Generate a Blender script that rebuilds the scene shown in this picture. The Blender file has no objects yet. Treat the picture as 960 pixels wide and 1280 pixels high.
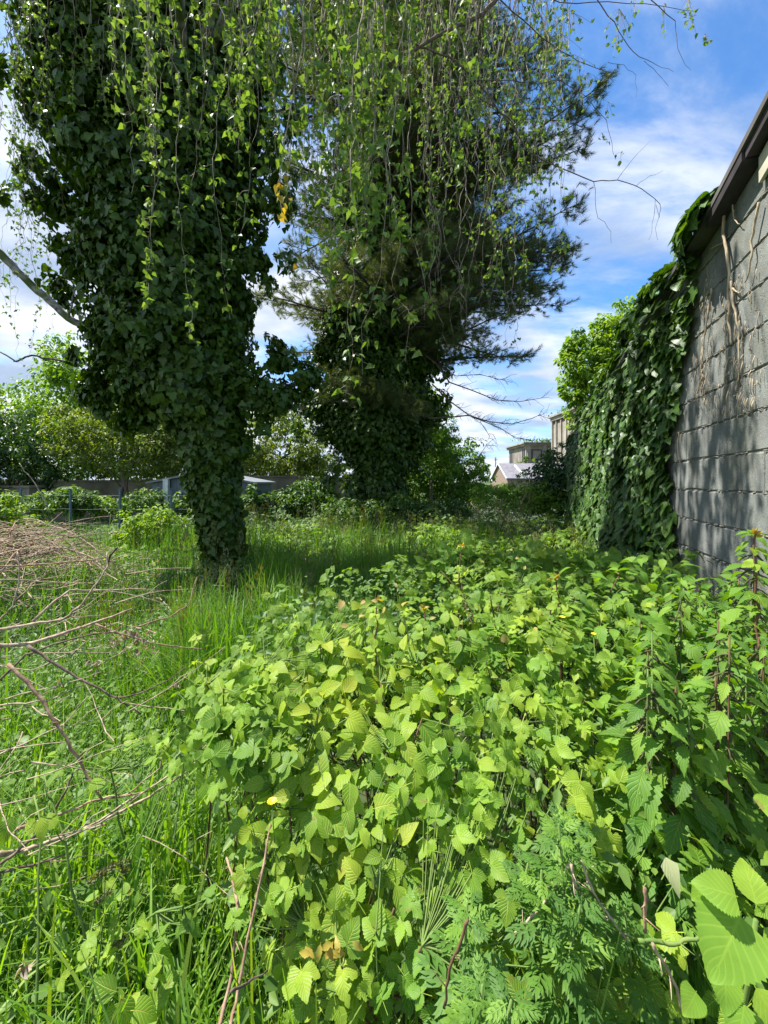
import bpy, math, random
import numpy as np
from math import radians as R, sin, cos, pi
from mathutils import Matrix, Vector

random.seed(7)
rng = np.random.default_rng(11)
scene = bpy.context.scene
col = scene.collection

# ------------------------------------------------------------------ camera, light, exposure
F = 481.0                       # focal length in photo pixels (photo 960 x 1280)
CX, HY, EYE = 480.0, 602.0, 1.60
cam_d = bpy.data.cameras.new('camera')
cam = bpy.data.objects.new('camera', cam_d); col.objects.link(cam)
cam.location = (0, 0, EYE); cam.rotation_euler = (R(90), 0, 0)
cam_d.sensor_fit = 'VERTICAL'; cam_d.sensor_height = 36.0
cam_d.lens = F / 1280 * 36.0
cam_d.shift_y = -(640 - HY) / 1280
cam_d.clip_start = 0.05; cam_d.clip_end = 2000
scene.camera = cam
scene.render.resolution_x = 768; scene.render.resolution_y = 1024

SUN_AZ, SUN_EL = -72.0, 60.0    # azimuth from the view direction (negative = left)
sun_d = bpy.data.lights.new('sun', 'SUN'); sun_d.energy = 4.6; sun_d.angle = R(0.5); sun_d.color = (1.0, 0.95, 0.86)
sun = bpy.data.objects.new('sun', sun_d); col.objects.link(sun)
sdir = Vector((sin(R(SUN_AZ)) * cos(R(SUN_EL)), cos(R(SUN_AZ)) * cos(R(SUN_EL)), sin(R(SUN_EL))))
sun.rotation_euler = sdir.to_track_quat('Z', 'Y').to_euler()

scene.view_settings.view_transform = 'Standard'
scene.view_settings.look = 'None'
scene.view_settings.exposure = 1.32
scene.view_settings.gamma = 1.0
cy = scene.cycles
cy.max_bounces = 6; cy.diffuse_bounces = 3; cy.transmission_bounces = 4; cy.glossy_bounces = 2
cy.use_denoising = True

world = bpy.data.worlds.new('World'); scene.world = world; world.use_nodes = True
wt = world.node_tree; wt.nodes.clear()
def N(t, typ, **kw):
    n = t.nodes.new(typ)
    for k, v in kw.items():
        if k.startswith('i_'):
            key = k[2:]; n.inputs[int(key) if key.isdigit() else key].default_value = v
        else: setattr(n, k, v)
    return n
def M_(t, op, a, b=None, c=None, clamp=False):
    n = t.nodes.new('ShaderNodeMath'); n.operation = op; n.use_clamp = clamp
    for i, x in enumerate((a, b, c)):
        if x is None: continue
        if isinstance(x, (int, float)): n.inputs[i].default_value = x
        else: t.links.new(x, n.inputs[i])
    return n.outputs[0]
def build_world():
    t = wt; L = t.links.new
    out = N(t, 'ShaderNodeOutputWorld'); bg = N(t, 'ShaderNodeBackground')
    bg.inputs['Strength'].default_value = 0.12
    sky = N(t, 'ShaderNodeTexSky'); sky.sky_type = 'NISHITA'; sky.sun_disc = False
    sky.sun_elevation = R(SUN_EL); sky.sun_rotation = R(SUN_AZ)
    sky.air_density = 1.0; sky.dust_density = 0.3; sky.ozone_density = 3.0; sky.altitude = 200
    tc = N(t, 'ShaderNodeTexCoord'); sp = N(t, 'ShaderNodeSeparateXYZ'); L(tc.outputs['Generated'], sp.inputs[0])
    z = M_(t, 'MAXIMUM', sp.outputs[2], 0.0)
    zz = M_(t, 'ADD', z, 0.22)
    px = M_(t, 'DIVIDE', sp.outputs[0], zz); py = M_(t, 'DIVIDE', sp.outputs[1], zz)
    cb = N(t, 'ShaderNodeCombineXYZ'); L(px, cb.inputs[0]); L(py, cb.inputs[1])
    mp = N(t, 'ShaderNodeMapping'); L(cb.outputs[0], mp.inputs[0])
    mp.inputs['Location'].default_value = (1.35, 4.4, 0); mp.inputs['Rotation'].default_value = (0, 0, R(25)); mp.inputs['Scale'].default_value = (1.0, 1.5, 1)
    n1 = N(t, 'ShaderNodeTexNoise'); L(mp.outputs[0], n1.inputs['Vector'])
    n1.inputs['Scale'].default_value = 1.25; n1.inputs['Detail'].default_value = 9; n1.inputs['Roughness'].default_value = 0.58; n1.inputs['Distortion'].default_value = 0.15
    # more cloud towards the horizon, as for any broken cloud layer seen edge on
    cov = M_(t, 'MULTIPLY', M_(t, 'SUBTRACT', 0.60, z), 0.42)
    side = M_(t, 'MULTIPLY', sp.outputs[0], -0.13)
    v = M_(t, 'ADD', n1.outputs[0], M_(t, 'ADD', cov, side))
    ramp = N(t, 'ShaderNodeMapRange', interpolation_type='SMOOTHSTEP'); L(v, ramp.inputs[0])
    ramp.inputs[1].default_value = 0.46; ramp.inputs[2].default_value = 0.70
    n2 = N(t, 'ShaderNodeTexNoise'); L(mp.outputs[0], n2.inputs['Vector']); n2.inputs['Scale'].default_value = 2.1; n2.inputs['Detail'].default_value = 6
    cr = N(t, 'ShaderNodeMapRange'); L(n2.outputs[0], cr.inputs[0]); cr.inputs[1].default_value = 0.38; cr.inputs[2].default_value = 0.60
    cc = N(t, 'ShaderNodeMix', data_type='RGBA'); L(cr.outputs[0], cc.inputs[0])
    cc.inputs[6].default_value = (1.75, 2.2, 3.0, 1); cc.inputs[7].default_value = (3.6, 3.8, 4.2, 1)
    tint = N(t, 'ShaderNodeMix', data_type='RGBA', blend_type='MULTIPLY'); tint.inputs[0].default_value = 1.0
    L(sky.outputs[0], tint.inputs[6]); tint.inputs[7].default_value = (0.50, 0.76, 0.95, 1)
    # thin high wisps
    m3 = N(t, 'ShaderNodeMapping'); L(cb.outputs[0], m3.inputs[0]); m3.inputs['Location'].default_value = (3.1, 1.2, 2); m3.inputs['Rotation'].default_value = (0, 0, R(-35)); m3.inputs['Scale'].default_value = (1.0, 2.0, 1)
    n3 = N(t, 'ShaderNodeTexNoise'); L(m3.outputs[0], n3.inputs['Vector']); n3.inputs['Scale'].default_value = 1.5; n3.inputs['Detail'].default_value = 10; n3.inputs['Roughness'].default_value = 0.6; n3.inputs['Distortion'].default_value = 0.3
    r3 = N(t, 'ShaderNodeMapRange', interpolation_type='SMOOTHSTEP'); L(n3.outputs[0], r3.inputs[0]); r3.inputs[1].default_value = 0.40; r3.inputs[2].default_value = 0.66; r3.inputs[4].default_value = 0.85
    both = M_(t, 'MAXIMUM', ramp.outputs[0], r3.outputs[0])
    mx = N(t, 'ShaderNodeMix', data_type='RGBA'); L(both, mx.inputs[0]); L(tint.outputs[2], mx.inputs[6]); L(cc.outputs[2], mx.inputs[7])
    L(mx.outputs[2], bg.inputs[0]); L(bg.outputs[0], out.inputs[0])
build_world()

# ------------------------------------------------------------------ materials
def new_mat(name):
    m = bpy.data.materials.new(name); m.use_nodes = True; t = m.node_tree; t.nodes.clear()
    return m, t, t.links.new
def ramp_cols(t, fac, cols):
    r = t.nodes.new('ShaderNodeValToRGB'); t.links.new(fac, r.inputs[0])
    e = r.color_ramp.elements
    while len(e) < len(cols): e.new(0.5)
    for i, c in enumerate(cols):
        e[i].position = i / (len(cols) - 1); e[i].color = (*c, 1)
    return r.outputs[0]
def leaf_mat(name, cols, trans=0.45, tcol=(0.35, 0.62, 0.06), rough=0.5, veins=0.35, spec=0.35, tboost=1.0, crinkle=0.0):
    """cols: ramp over the per-leaf 'tint' attribute"""
    if not name.startswith('ivy'): cols = [(c[0] * 1.08, c[1] * 1.0, c[2] * .95) for c in cols]
    m, t, L = new_mat(name)
    at = N(t, 'ShaderNodeAttribute', attribute_name='tint')
    base = ramp_cols(t, at.outputs['Fac'], cols)
    bump_n = None
    if veins > 0:
        uv = N(t, 'ShaderNodeUVMap'); sp = N(t, 'ShaderNodeSeparateXYZ'); L(uv.outputs[0], sp.inputs[0])
        au = M_(t, 'ABSOLUTE', sp.outputs[0])
        mid = M_(t, 'SUBTRACT', 1.0, M_(t, 'MULTIPLY', au, 14.0), clamp=True)
        ph = M_(t, 'SUBTRACT', M_(t, 'MULTIPLY', sp.outputs[1], 46.0), M_(t, 'MULTIPLY', M_(t, 'POWER', au, 0.8), 17.0))
        sv = M_(t, 'POWER', M_(t, 'MULTIPLY_ADD', M_(t, 'SINE', ph), 0.5, 0.5), 7.0)
        ve = M_(t, 'MAXIMUM', mid, M_(t, 'MULTIPLY', sv, 0.75))
        mx = N(t, 'ShaderNodeMix', data_type='RGBA'); L(M_(t, 'MULTIPLY', ve, veins), mx.inputs[0]); L(base, mx.inputs[6])
        mx.inputs[7].default_value = (min(1, cols[-1][0] * 1.7), min(1, cols[-1][1] * 1.45), cols[-1][2] * 1.6, 1)
        base = mx.outputs[2]
        bn = N(t, 'ShaderNodeBump'); bn.inputs['Strength'].default_value = 0.22 + crinkle * .6; bn.inputs['Distance'].default_value = 0.004
        L(M_(t, 'SUBTRACT', 0.0, ve), bn.inputs['Height']); bump_n = bn.outputs[0]
    geo = N(t, 'ShaderNodeNewGeometry'); ns = N(t, 'ShaderNodeTexNoise'); L(geo.outputs['Position'], ns.inputs['Vector'])
    if veins > 0:      # yellowed and brown blotches on some leaves, and patches of yellower growth
        nb = N(t, 'ShaderNodeTexNoise'); L(geo.outputs['Position'], nb.inputs['Vector']); nb.inputs['Scale'].default_value = 70.0; nb.inputs['Detail'].default_value = 2
        nl = N(t, 'ShaderNodeTexNoise'); L(geo.outputs['Position'], nl.inputs['Vector']); nl.inputs['Scale'].default_value = 9.0
        g1 = N(t, 'ShaderNodeMapRange'); L(nb.outputs[0], g1.inputs[0]); g1.inputs[1].default_value = .64; g1.inputs[2].default_value = .70
        g2 = N(t, 'ShaderNodeMapRange'); L(nl.outputs[0], g2.inputs[0]); g2.inputs[1].default_value = .50; g2.inputs[2].default_value = .60
        bl = N(t, 'ShaderNodeMix', data_type='RGBA'); L(M_(t, 'MULTIPLY', M_(t, 'MULTIPLY', g1.outputs[0], g2.outputs[0]), .7), bl.inputs[0]); L(base, bl.inputs[6]); bl.inputs[7].default_value = (.26, .17, .05, 1); base = bl.outputs[2]
        nw = N(t, 'ShaderNodeTexNoise'); L(geo.outputs['Position'], nw.inputs['Vector']); nw.inputs['Scale'].default_value = 4.0; nw.inputs['Detail'].default_value = 3
        hw = N(t, 'ShaderNodeMix', data_type='RGBA', blend_type='MULTIPLY'); hw.inputs[0].default_value = 1.0; L(base, hw.inputs[6]); L(ramp_cols(t, nw.outputs[0], [(.72, .9, 1.0), (.85, .95, 1.0), (1.15, 1.03, .95), (1.45, 1.12, .9)]), hw.inputs[7]); base = hw.outputs[2]
    ns.inputs['Scale'].default_value = 55.0; ns.inputs['Detail'].default_value = 3
    mot = N(t, 'ShaderNodeMix', data_type='RGBA', blend_type='MULTIPLY'); mot.inputs[0].default_value = 0.55; L(base, mot.inputs[6])
    L(ramp_cols(t, ns.outputs[0], [(0.55, 0.6, 0.5), (1, 1, 1), (1.0, 1.0, 0.9)]), mot.inputs[7])
    base = mot.outputs[2]
    p = N(t, 'ShaderNodeBsdfPrincipled'); L(base, p.inputs['Base Color'])
    p.inputs['Roughness'].default_value = rough; p.inputs['Specular IOR Level'].default_value = spec
    tr = N(t, 'ShaderNodeBsdfTranslucent')
    tm = N(t, 'ShaderNodeMix', data_type='RGBA', blend_type='MULTIPLY'); tm.inputs[0].default_value = 1.0
    L(base, tm.inputs[6]); k = 2.6 * tboost; tm.inputs[7].default_value = (tcol[0] * k * 1.8, tcol[1] * k, tcol[2] * k, 1)
    L(tm.outputs[2], tr.inputs[0])
    if bump_n: L(bump_n, p.inputs['Normal']); L(bump_n, tr.inputs['Normal'])
    ms = N(t, 'ShaderNodeMixShader'); ms.inputs[0].default_value = trans
    L(p.outputs[0], ms.inputs[1]); L(tr.outputs[0], ms.inputs[2])
    o = N(t, 'ShaderNodeOutputMaterial'); L(ms.outputs[0], o.inputs[0])
    return m
def bark_mat(name, c1, c2, scale=30.0, bump=0.5, rough=0.85, stretch=(1, 1, 0.25), moss=None):
    m, t, L = new_mat(name)
    tc = N(t, 'ShaderNodeTexCoord'); mp = N(t, 'ShaderNodeMapping'); L(tc.outputs['Object'], mp.inputs[0]); mp.inputs['Scale'].default_value = stretch
    ns = N(t, 'ShaderNodeTexNoise'); L(mp.outputs[0], ns.inputs['Vector']); ns.inputs['Scale'].default_value = scale; ns.inputs['Detail'].default_value = 7
    c = ramp_cols(t, ns.outputs[0], [c1, c1, c2, c2])
    if moss:
        n2 = N(t, 'ShaderNodeTexNoise'); L(tc.outputs['Object'], n2.inputs['Vector']); n2.inputs['Scale'].default_value = 4.0
        mr = N(t, 'ShaderNodeMapRange'); L(n2.outputs[0], mr.inputs[0]); mr.inputs[1].default_value = 0.48; mr.inputs[2].default_value = 0.6
        mx = N(t, 'ShaderNodeMix', data_type='RGBA'); L(mr.outputs[0], mx.inputs[0]); L(c, mx.inputs[6]); mx.inputs[7].default_value = (*moss, 1); c = mx.outputs[2]
    p = N(t, 'ShaderNodeBsdfPrincipled'); L(c, p.inputs['Base Color']); p.inputs['Roughness'].default_value = rough; p.inputs['Specular IOR Level'].default_value = 0.2
    b = N(t, 'ShaderNodeBump'); b.inputs['Strength'].default_value = bump; b.inputs['Distance'].default_value = 0.01; L(ns.outputs[0], b.inputs['Height']); L(b.outputs[0], p.inputs['Normal'])
    o = N(t, 'ShaderNodeOutputMaterial'); L(p.outputs[0], o.inputs[0])
    return m
def plain_mat(name, c, rough=0.7, metal=0.0, noise=0.15, scale=8.0, bump=0.0):
    m, t, L = new_mat(name)
    tc = N(t, 'ShaderNodeTexCoord'); ns = N(t, 'ShaderNodeTexNoise'); L(tc.outputs['Object'], ns.inputs['Vector']); ns.inputs['Scale'].default_value = scale; ns.inputs['Detail'].default_value = 6
    lo = tuple(x * (1 - noise) for x in c); hi = tuple(min(1, x * (1 + noise)) for x in c)
    p = N(t, 'ShaderNodeBsdfPrincipled'); L(ramp_cols(t, ns.outputs[0], [lo, lo, hi, hi]), p.inputs['Base Color'])
    p.inputs['Roughness'].default_value = rough; p.inputs['Metallic'].default_value = metal
    if bump:
        b = N(t, 'ShaderNodeBump'); b.inputs['Strength'].default_value = bump; L(ns.outputs[0], b.inputs['Height']); L(b.outputs[0], p.inputs['Normal'])
    o = N(t, 'ShaderNodeOutputMaterial'); L(p.outputs[0], o.inputs[0])
    return m

MAT = {}
MAT['ivy'] = leaf_mat('ivy_leaf', [(.024, .060, .008), (.040, .092, .010), (.062, .130, .014), (.13, .22, .022)], trans=0.28, rough=0.36, veins=0.25, spec=0.35)
MAT['ivy_wall'] = leaf_mat('ivy_wall_leaf', [(.024, .066, .012), (.038, .10, .018), (.058, .14, .024), (.15, .27, .035)], trans=0.24, rough=0.42, veins=0.35, spec=0.42)
MAT['bramble'] = leaf_mat('bramble_leaf', [(.07, .18, .025), (.12, .27, .03), (.20, .36, .04), (.30, .45, .05)], trans=0.45, rough=0.48, veins=0.5, crinkle=.3)
MAT['bramble_large'] = leaf_mat('large_bramble_leaf', [(.12, .27, .03), (.15, .31, .035), (.20, .36, .04), (.24, .40, .05)], trans=0.45, rough=0.5, veins=0.28, crinkle=-.25)
MAT['dogwood'] = leaf_mat('dogwood_leaf', [(.12, .27, .03), (.19, .36, .035), (.27, .43, .04), (.36, .42, .08)], trans=0.5, rough=0.5, veins=0.5, crinkle=.3)
MAT['nettle'] = leaf_mat('nettle_leaf', [(.065, .17, .03), (.095, .235, .035), (.14, .30, .04), (.20, .38, .05)], trans=0.45, rough=0.55, veins=0.45, crinkle=.4)
MAT['mugwort'] = leaf_mat('mugwort_leaf', [(.06, .15, .03), (.09, .21, .035), (.14, .28, .04), (.22, .37, .05)], trans=0.38, rough=0.6, veins=0.0)
MAT['grass'] = leaf_mat('grass_blade', [(.07, .17, .025), (.10, .24, .03), (.16, .33, .04), (.23, .35, .07)], trans=0.45, rough=0.5, veins=0.0)
MAT['meadow'] = leaf_mat('meadow_grass_blade', [(.06, .15, .025), (.09, .22, .03), (.12, .27, .035), (.22, .30, .07)], trans=0.42, rough=0.5, veins=0.0)
MAT['seed'] = leaf_mat('grass_seed', [(.10, .11, .055), (.14, .155, .08), (.19, .21, .11), (.28, .30, .18)], trans=0.3, rough=0.8, veins=0.0)
MAT['birch'] = leaf_mat('birch_leaf', [(.07, .145, .04), (.11, .21, .05), (.16, .27, .07), (.26, .36, .12)], trans=0.42, rough=0.5, veins=0.0, spec=0.2, tcol=(.29, .52, .16))
MAT['yellow'] = leaf_mat('yellow_leaf', [(.30, .24, .04), (.34, .30, .05), (.38, .36, .07), (.34, .36, .07)], trans=0.4, rough=0.5, veins=0.0, tcol=(.30, .42, .08))
MAT['pine'] = leaf_mat('pine_needle', [(.06, .095, .035), (.085, .125, .04), (.12, .155, .05), (.17, .19, .06)], trans=0.28, rough=0.5, veins=0.0)
MAT['maple'] = leaf_mat('maple_foliage', [(.07, .16, .03), (.11, .23, .035), (.16, .30, .04), (.22, .34, .05)], trans=0.42, rough=0.5, veins=0.0)
MAT['bush'] = leaf_mat('bush_foliage', [(.04, .10, .03), (.065, .15, .035), (.10, .20, .04), (.14, .25, .05)], trans=0.38, rough=0.5, veins=0.0)
MAT['dark'] = leaf_mat('dark_foliage', [(.022, .06, .02), (.035, .09, .028), (.05, .12, .03), (.08, .16, .04)], trans=0.25, rough=0.4, veins=0.0)
MAT['olive'] = leaf_mat('olive_foliage', [(.08, .13, .04), (.12, .19, .045), (.17, .25, .055), (.22, .29, .08)], trans=0.38, rough=0.55, veins=0.0)
MAT['red_tip'] = leaf_mat('reddish_leaf', [(.24, .22, .07), (.30, .26, .09), (.34, .28, .11), (.36, .34, .10)], trans=0.4, rough=0.5, veins=0.3)
MAT['dry'] = leaf_mat('dry_leaf', [(.10, .07, .055), (.17, .13, .10), (.26, .21, .17), (.36, .31, .26)], trans=0.15, rough=0.8, veins=0.0)
MAT['flower_w'] = plain_mat('white_blossom', (.75, .76, .62), .7)
MAT['birch_bark'] = bark_mat('birch_bark', (.10, .085, .07), (.38, .36, .32), 14, .5, stretch=(1, 1, 1.4), moss=(.09, .12, .04))
MAT['twig'] = bark_mat('birch_twig', (.16, .12, .09), (.42, .36, .28), 40, .2)
MAT['pine_bark'] = bark_mat('pine_bark', (.045, .038, .032), (.11, .095, .08), 25, .8)
MAT['tree_bark'] = bark_mat('grey_bark', (.09, .075, .055), (.19, .16, .12), 20, .6, moss=(.08, .10, .04))
MAT['dead'] = bark_mat('dead_branch_bark', (.22, .155, .105), (.50, .40, .29), 45, .4, stretch=(1, 1, 1))
MAT['dead_red'] = bark_mat('reddish_branch_bark', (.17, .10, .065), (.38, .26, .17), 45, .4, stretch=(1, 1, 1))
MAT['dead_dark'] = bark_mat('dark_branch_bark', (.07, .05, .04), (.20, .15, .11), 45, .4, stretch=(1, 1, 1))
MAT['stem_green'] = bark_mat('green_stem', (.10, .18, .04), (.16, .22, .06), 30, .1)
MAT['stem_red'] = bark_mat('red_brown_stem', (.09, .045, .03), (.17, .10, .055), 30, .1)
MAT['vine'] = bark_mat('dead_vine_stem', (.26, .20, .13), (.50, .42, .30), 60, .4)
MAT['shed'] = plain_mat('blue_grey_sheet', (.10, .13, .17), .5, 0, .12, 6)
MAT['shed_roof'] = plain_mat('grey_roof_sheet', (.18, .195, .21), .5, 0, .2, 5)
MAT['white_paint'] = plain_mat('chipped_white_paint', (.62, .64, .66), .6, 0, .2, 12)
MAT['post_blue'] = plain_mat('blue_painted_steel', (.07, .13, .18), .5, 0, .25, 30)
MAT['wire'] = plain_mat('galvanised_wire', (.12, .12, .12), .5, .3)
MAT['fascia'] = plain_mat('dark_roof_edge', (.035, .028, .034), .6, 0, .3, 14, .2)
MAT['pale_board'] = plain_mat('pale_board', (.46, .44, .34), .8, 0, .2, 14)
MAT['metal_roof'] = plain_mat('corrugated_roof', (.12, .11, .11), .6, .1, .3, 5)
MAT['far_dark'] = plain_mat('dark_opening', (.03, .03, .032), .4)
MAT['slate'] = plain_mat('grey_slate_roof', (.20, .19, .21), .6, 0, .2, 3)
MAT['brick'] = plain_mat('red_brown_brick', (.24, .18, .14), .85, 0, .3, 5)
MAT['mortar'] = plain_mat('gritty_mortar', (.20, .19, .155), .95, 0, .45, 60, .8)

def concrete_mat(name, base, scale, dark, bump, pits=0.0, streaks=True):
    m, t, L = new_mat(name)
    tc = N(t, 'ShaderNodeTexCoord'); geo = N(t, 'ShaderNodeNewGeometry')
    vec = geo.outputs['Position']
    n1 = N(t, 'ShaderNodeTexNoise'); L(vec, n1.inputs['Vector']); n1.inputs['Scale'].default_value = scale; n1.inputs['Detail'].default_value = 10; n1.inputs['Roughness'].default_value = .65
    lo = tuple(x * dark for x in base); hi = tuple(min(1, x * 1.35) for x in base)
    c = ramp_cols(t, n1.outputs[0], [lo, lo, base, hi, hi])
    if streaks:
        mp = N(t, 'ShaderNodeMapping'); L(vec, mp.inputs[0]); mp.inputs['Scale'].default_value = (1, 1, .12)
        n2 = N(t, 'ShaderNodeTexNoise'); L(mp.outputs[0], n2.inputs['Vector']); n2.inputs['Scale'].default_value = scale * 1.4; n2.inputs['Detail'].default_value = 5
        mx = N(t, 'ShaderNodeMix', data_type='RGBA', blend_type='MULTIPLY'); mx.inputs[0].default_value = .75; L(c, mx.inputs[6])
        L(ramp_cols(t, n2.outputs[0], [(.45, .46, .45), (.6, .6, .58), (1, 1, 1), (1.2, 1.2, 1.15)]), mx.inputs[7]); c = mx.outputs[2]
    if pits:
        na = N(t, 'ShaderNodeTexNoise'); L(vec, na.inputs['Vector']); na.inputs['Scale'].default_value = 2.3; na.inputs['Detail'].default_value = 8; na.inputs['Roughness'].default_value = .7
        ga = N(t, 'ShaderNodeMapRange'); L(na.outputs[0], ga.inputs[0]); ga.inputs[1].default_value = .45; ga.inputs[2].default_value = .68
        ma = N(t, 'ShaderNodeMix', data_type='RGBA'); L(M_(t, 'MULTIPLY', ga.outputs[0], .55), ma.inputs[0]); L(c, ma.inputs[6]); ma.inputs[7].default_value = (.12, .125, .085, 1); c = ma.outputs[2]
    n3 = N(t, 'ShaderNodeTexNoise'); L(vec, n3.inputs['Vector']); n3.inputs['Scale'].default_value = 150 if pits else 30; n3.inputs['Detail'].default_value = 3
    h = n3.outputs[0]
    if pits:
        vo = N(t, 'ShaderNodeTexVoronoi'); L(vec, vo.inputs['Vector']); vo.inputs['Scale'].default_value = 95
        pit = N(t, 'ShaderNodeMapRange'); L(vo.outputs['Distance'], pit.inputs[0]); pit.inputs[1].default_value = 0.0; pit.inputs[2].default_value = .28
        n4 = N(t, 'ShaderNodeTexNoise'); L(vec, n4.inputs['Vector']); n4.inputs['Scale'].default_value = 22
        gate = M_(t, 'GREATER_THAN', n4.outputs[0], .5)
        pv = M_(t, 'MULTIPLY', M_(t, 'SUBTRACT', 1.0, pit.outputs[0]), gate)
        mx = N(t, 'ShaderNodeMix', data_type='RGBA'); L(M_(t, 'MULTIPLY', pv, .55), mx.inputs[0]); L(c, mx.inputs[6]); mx.inputs[7].default_value = (base[0] * .35, base[1] * .35, base[2] * .33, 1); c = mx.outputs[2]
        vs = N(t, 'ShaderNodeTexVoronoi'); L(vec, vs.inputs['Vector']); vs.inputs['Scale'].default_value = 36
        sp = M_(t, 'LESS_THAN', vs.outputs['Distance'], .14)
        mx2 = N(t, 'ShaderNodeMix', data_type='RGBA'); L(M_(t, 'MULTIPLY', sp, .5), mx2.inputs[0]); L(c, mx2.inputs[6]); mx2.inputs[7].default_value = (.42, .41, .36, 1); c = mx2.outputs[2]
        h = M_(t, 'ADD', M_(t, 'MULTIPLY', n3.outputs[0], .6), M_(t, 'SUBTRACT', M_(t, 'MULTIPLY', sp, .5), pv))
    p = N(t, 'ShaderNodeBsdfPrincipled'); L(c, p.inputs['Base Color']); p.inputs['Roughness'].default_value = .9; p.inputs['Specular IOR Level'].default_value = .2
    b = N(t, 'ShaderNodeBump'); b.inputs['Strength'].default_value = bump; b.inputs['Distance'].default_value = .006; L(h, b.inputs['Height']); L(b.outputs[0], p.inputs['Normal'])
    o = N(t, 'ShaderNodeOutputMaterial'); L(p.outputs[0], o.inputs[0])
    return m
MAT['block'] = concrete_mat('weathered_block', (.235, .25, .24), 5.0, .6, .9, pits=1.0)
MAT['old_wall'] = concrete_mat('old_rendered_wall', (.25, .225, .18), 1.6, .55, .5)
MAT['silo'] = concrete_mat('stained_silo_concrete', (.36, .33, .28), .5, .55, .3)
MAT['office'] = concrete_mat('stained_office_concrete', (.36, .33, .28), .5, .5, .3)
MAT['board'] = plain_mat('faded_window_board', (.26, .24, .20), .8, 0, .3, .8)
MAT['soil'] = concrete_mat('leafy_soil', (.050, .045, .026), 6.0, .5, .9, streaks=False)

def ground_material():
    m, t, L = new_mat('grassy_ground')
    geo = N(t, 'ShaderNodeNewGeometry')
    n1 = N(t, 'ShaderNodeTexNoise'); L(geo.outputs['Position'], n1.inputs['Vector']); n1.inputs['Scale'].default_value = 2.2; n1.inputs['Detail'].default_value = 10; n1.inputs['Roughness'].default_value = .7
    c = ramp_cols(t, n1.outputs[0], [(.03, .035, .015), (.04, .055, .018), (.05, .085, .022), (.08, .11, .035)])
    p = N(t, 'ShaderNodeBsdfPrincipled'); L(c, p.inputs['Base Color']); p.inputs['Roughness'].default_value = .95
    b = N(t, 'ShaderNodeBump'); b.inputs['Strength'].default_value = .8; L(n1.outputs[0], b.inputs['Height']); L(b.outputs[0], p.inputs['Normal'])
    o = N(t, 'ShaderNodeOutputMaterial'); L(p.outputs[0], o.inputs[0])
    return m
MAT['ground'] = ground_material()

# ------------------------------------------------------------------ object helpers
def tag(o, label=None, cat=None, group=None, kind=None):
    if label: o['label'] = label
    if cat: o['category'] = cat
    if group: o['group'] = group
    if kind: o['kind'] = kind
    return o
def empty(name, loc, label, cat, group=None):
    o = bpy.data.objects.new(name, None); col.objects.link(o); o.location = loc; o.empty_display_size = .1
    return tag(o, label, cat, group)
def link(name, mesh, parent=None, off=None):
    """off: world origin of the mesh's coordinates; by default the parent's own place"""
    o = bpy.data.objects.new(name, mesh); col.objects.link(o)
    if parent is not None:
        o.parent = parent
        b = parent
        w = Vector((0, 0, 0))
        while b is not None: w = w + b.location; b = b.parent
        o.location = -w
    return o
def P(px, py, y):
    """photo pixel seen at distance y in front of the camera -> place in the world"""
    return np.array([(px - CX) / F * y, y, EYE - (py - HY) / F * y])

class MB:
    """collects tubes, boxes, prisms into ONE mesh"""
    def __init__(s): s.v = []; s.f = []; s.n = 0
    def add(s, v, f):
        v = np.asarray(v, float); s.v.append(v); s.f += [tuple(int(i) + s.n for i in q) for q in f]; s.n += len(v)
    def tube(s, pts, rad, sides=6, cap=True):
        pts = np.asarray(pts, float); n = len(pts)
        rad = np.broadcast_to(np.asarray(rad, float), (n,)) if np.ndim(rad) == 0 else np.asarray(rad, float)
        d = np.gradient(pts, axis=0); d /= (np.linalg.norm(d, axis=1, keepdims=True) + 1e-9)
        up = np.array([0., 0, 1]) if abs(d[0, 2]) < .9 else np.array([1., 0, 0])
        a = np.cross(d, up); a /= (np.linalg.norm(a, axis=1, keepdims=True) + 1e-9); b = np.cross(d, a)
        th = np.arange(sides) / sides * 2 * pi
        V = pts[:, None] + rad[:, None, None] * (a[:, None] * np.cos(th)[None, :, None] + b[:, None] * np.sin(th)[None, :, None])
        V = V.reshape(-1, 3); f = []
        for i in range(n - 1):
            for j in range(sides):
                k = (j + 1) % sides
                f.append((i * sides + j, i * sides + k, (i + 1) * sides + k, (i + 1) * sides + j))
        if cap: f.append(tuple(range(sides - 1, -1, -1))); f.append(tuple((n - 1) * sides + j for j in range(sides)))
        s.add(V, f)
    def box(s, x0, x1, y0, y1, z0, z1):
        v = [(x, y, z) for x in (x0, x1) for y in (y0, y1) for z in (z0, z1)]
        s.add(v, [(0, 1, 3, 2), (4, 6, 7, 5), (0, 4, 5, 1), (2, 3, 7, 6), (0, 2, 6, 4), (1, 5, 7, 3)])
    def hexa(s, v8):
        """v8: four bottom corners in order, then the four top ones"""
        s.add(v8, [(3, 2, 1, 0), (4, 5, 6, 7), (0, 1, 5, 4), (1, 2, 6, 5), (2, 3, 7, 6), (3, 0, 4, 7)])
    def mesh(s, name, mat, smooth=True):
        me = bpy.data.meshes.new(name)
        V = np.concatenate(s.v) if s.v else np.zeros((0, 3))
        me.from_pydata(V.tolist(), [], s.f); me.materials.append(mat)
        if smooth: me.polygons.foreach_set('use_smooth', [True] * len(me.polygons))
        me.update(); return me
    def build(s, name, mat, parent=None, smooth=True): return link(name, s.mesh(name, mat, smooth), parent)

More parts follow.
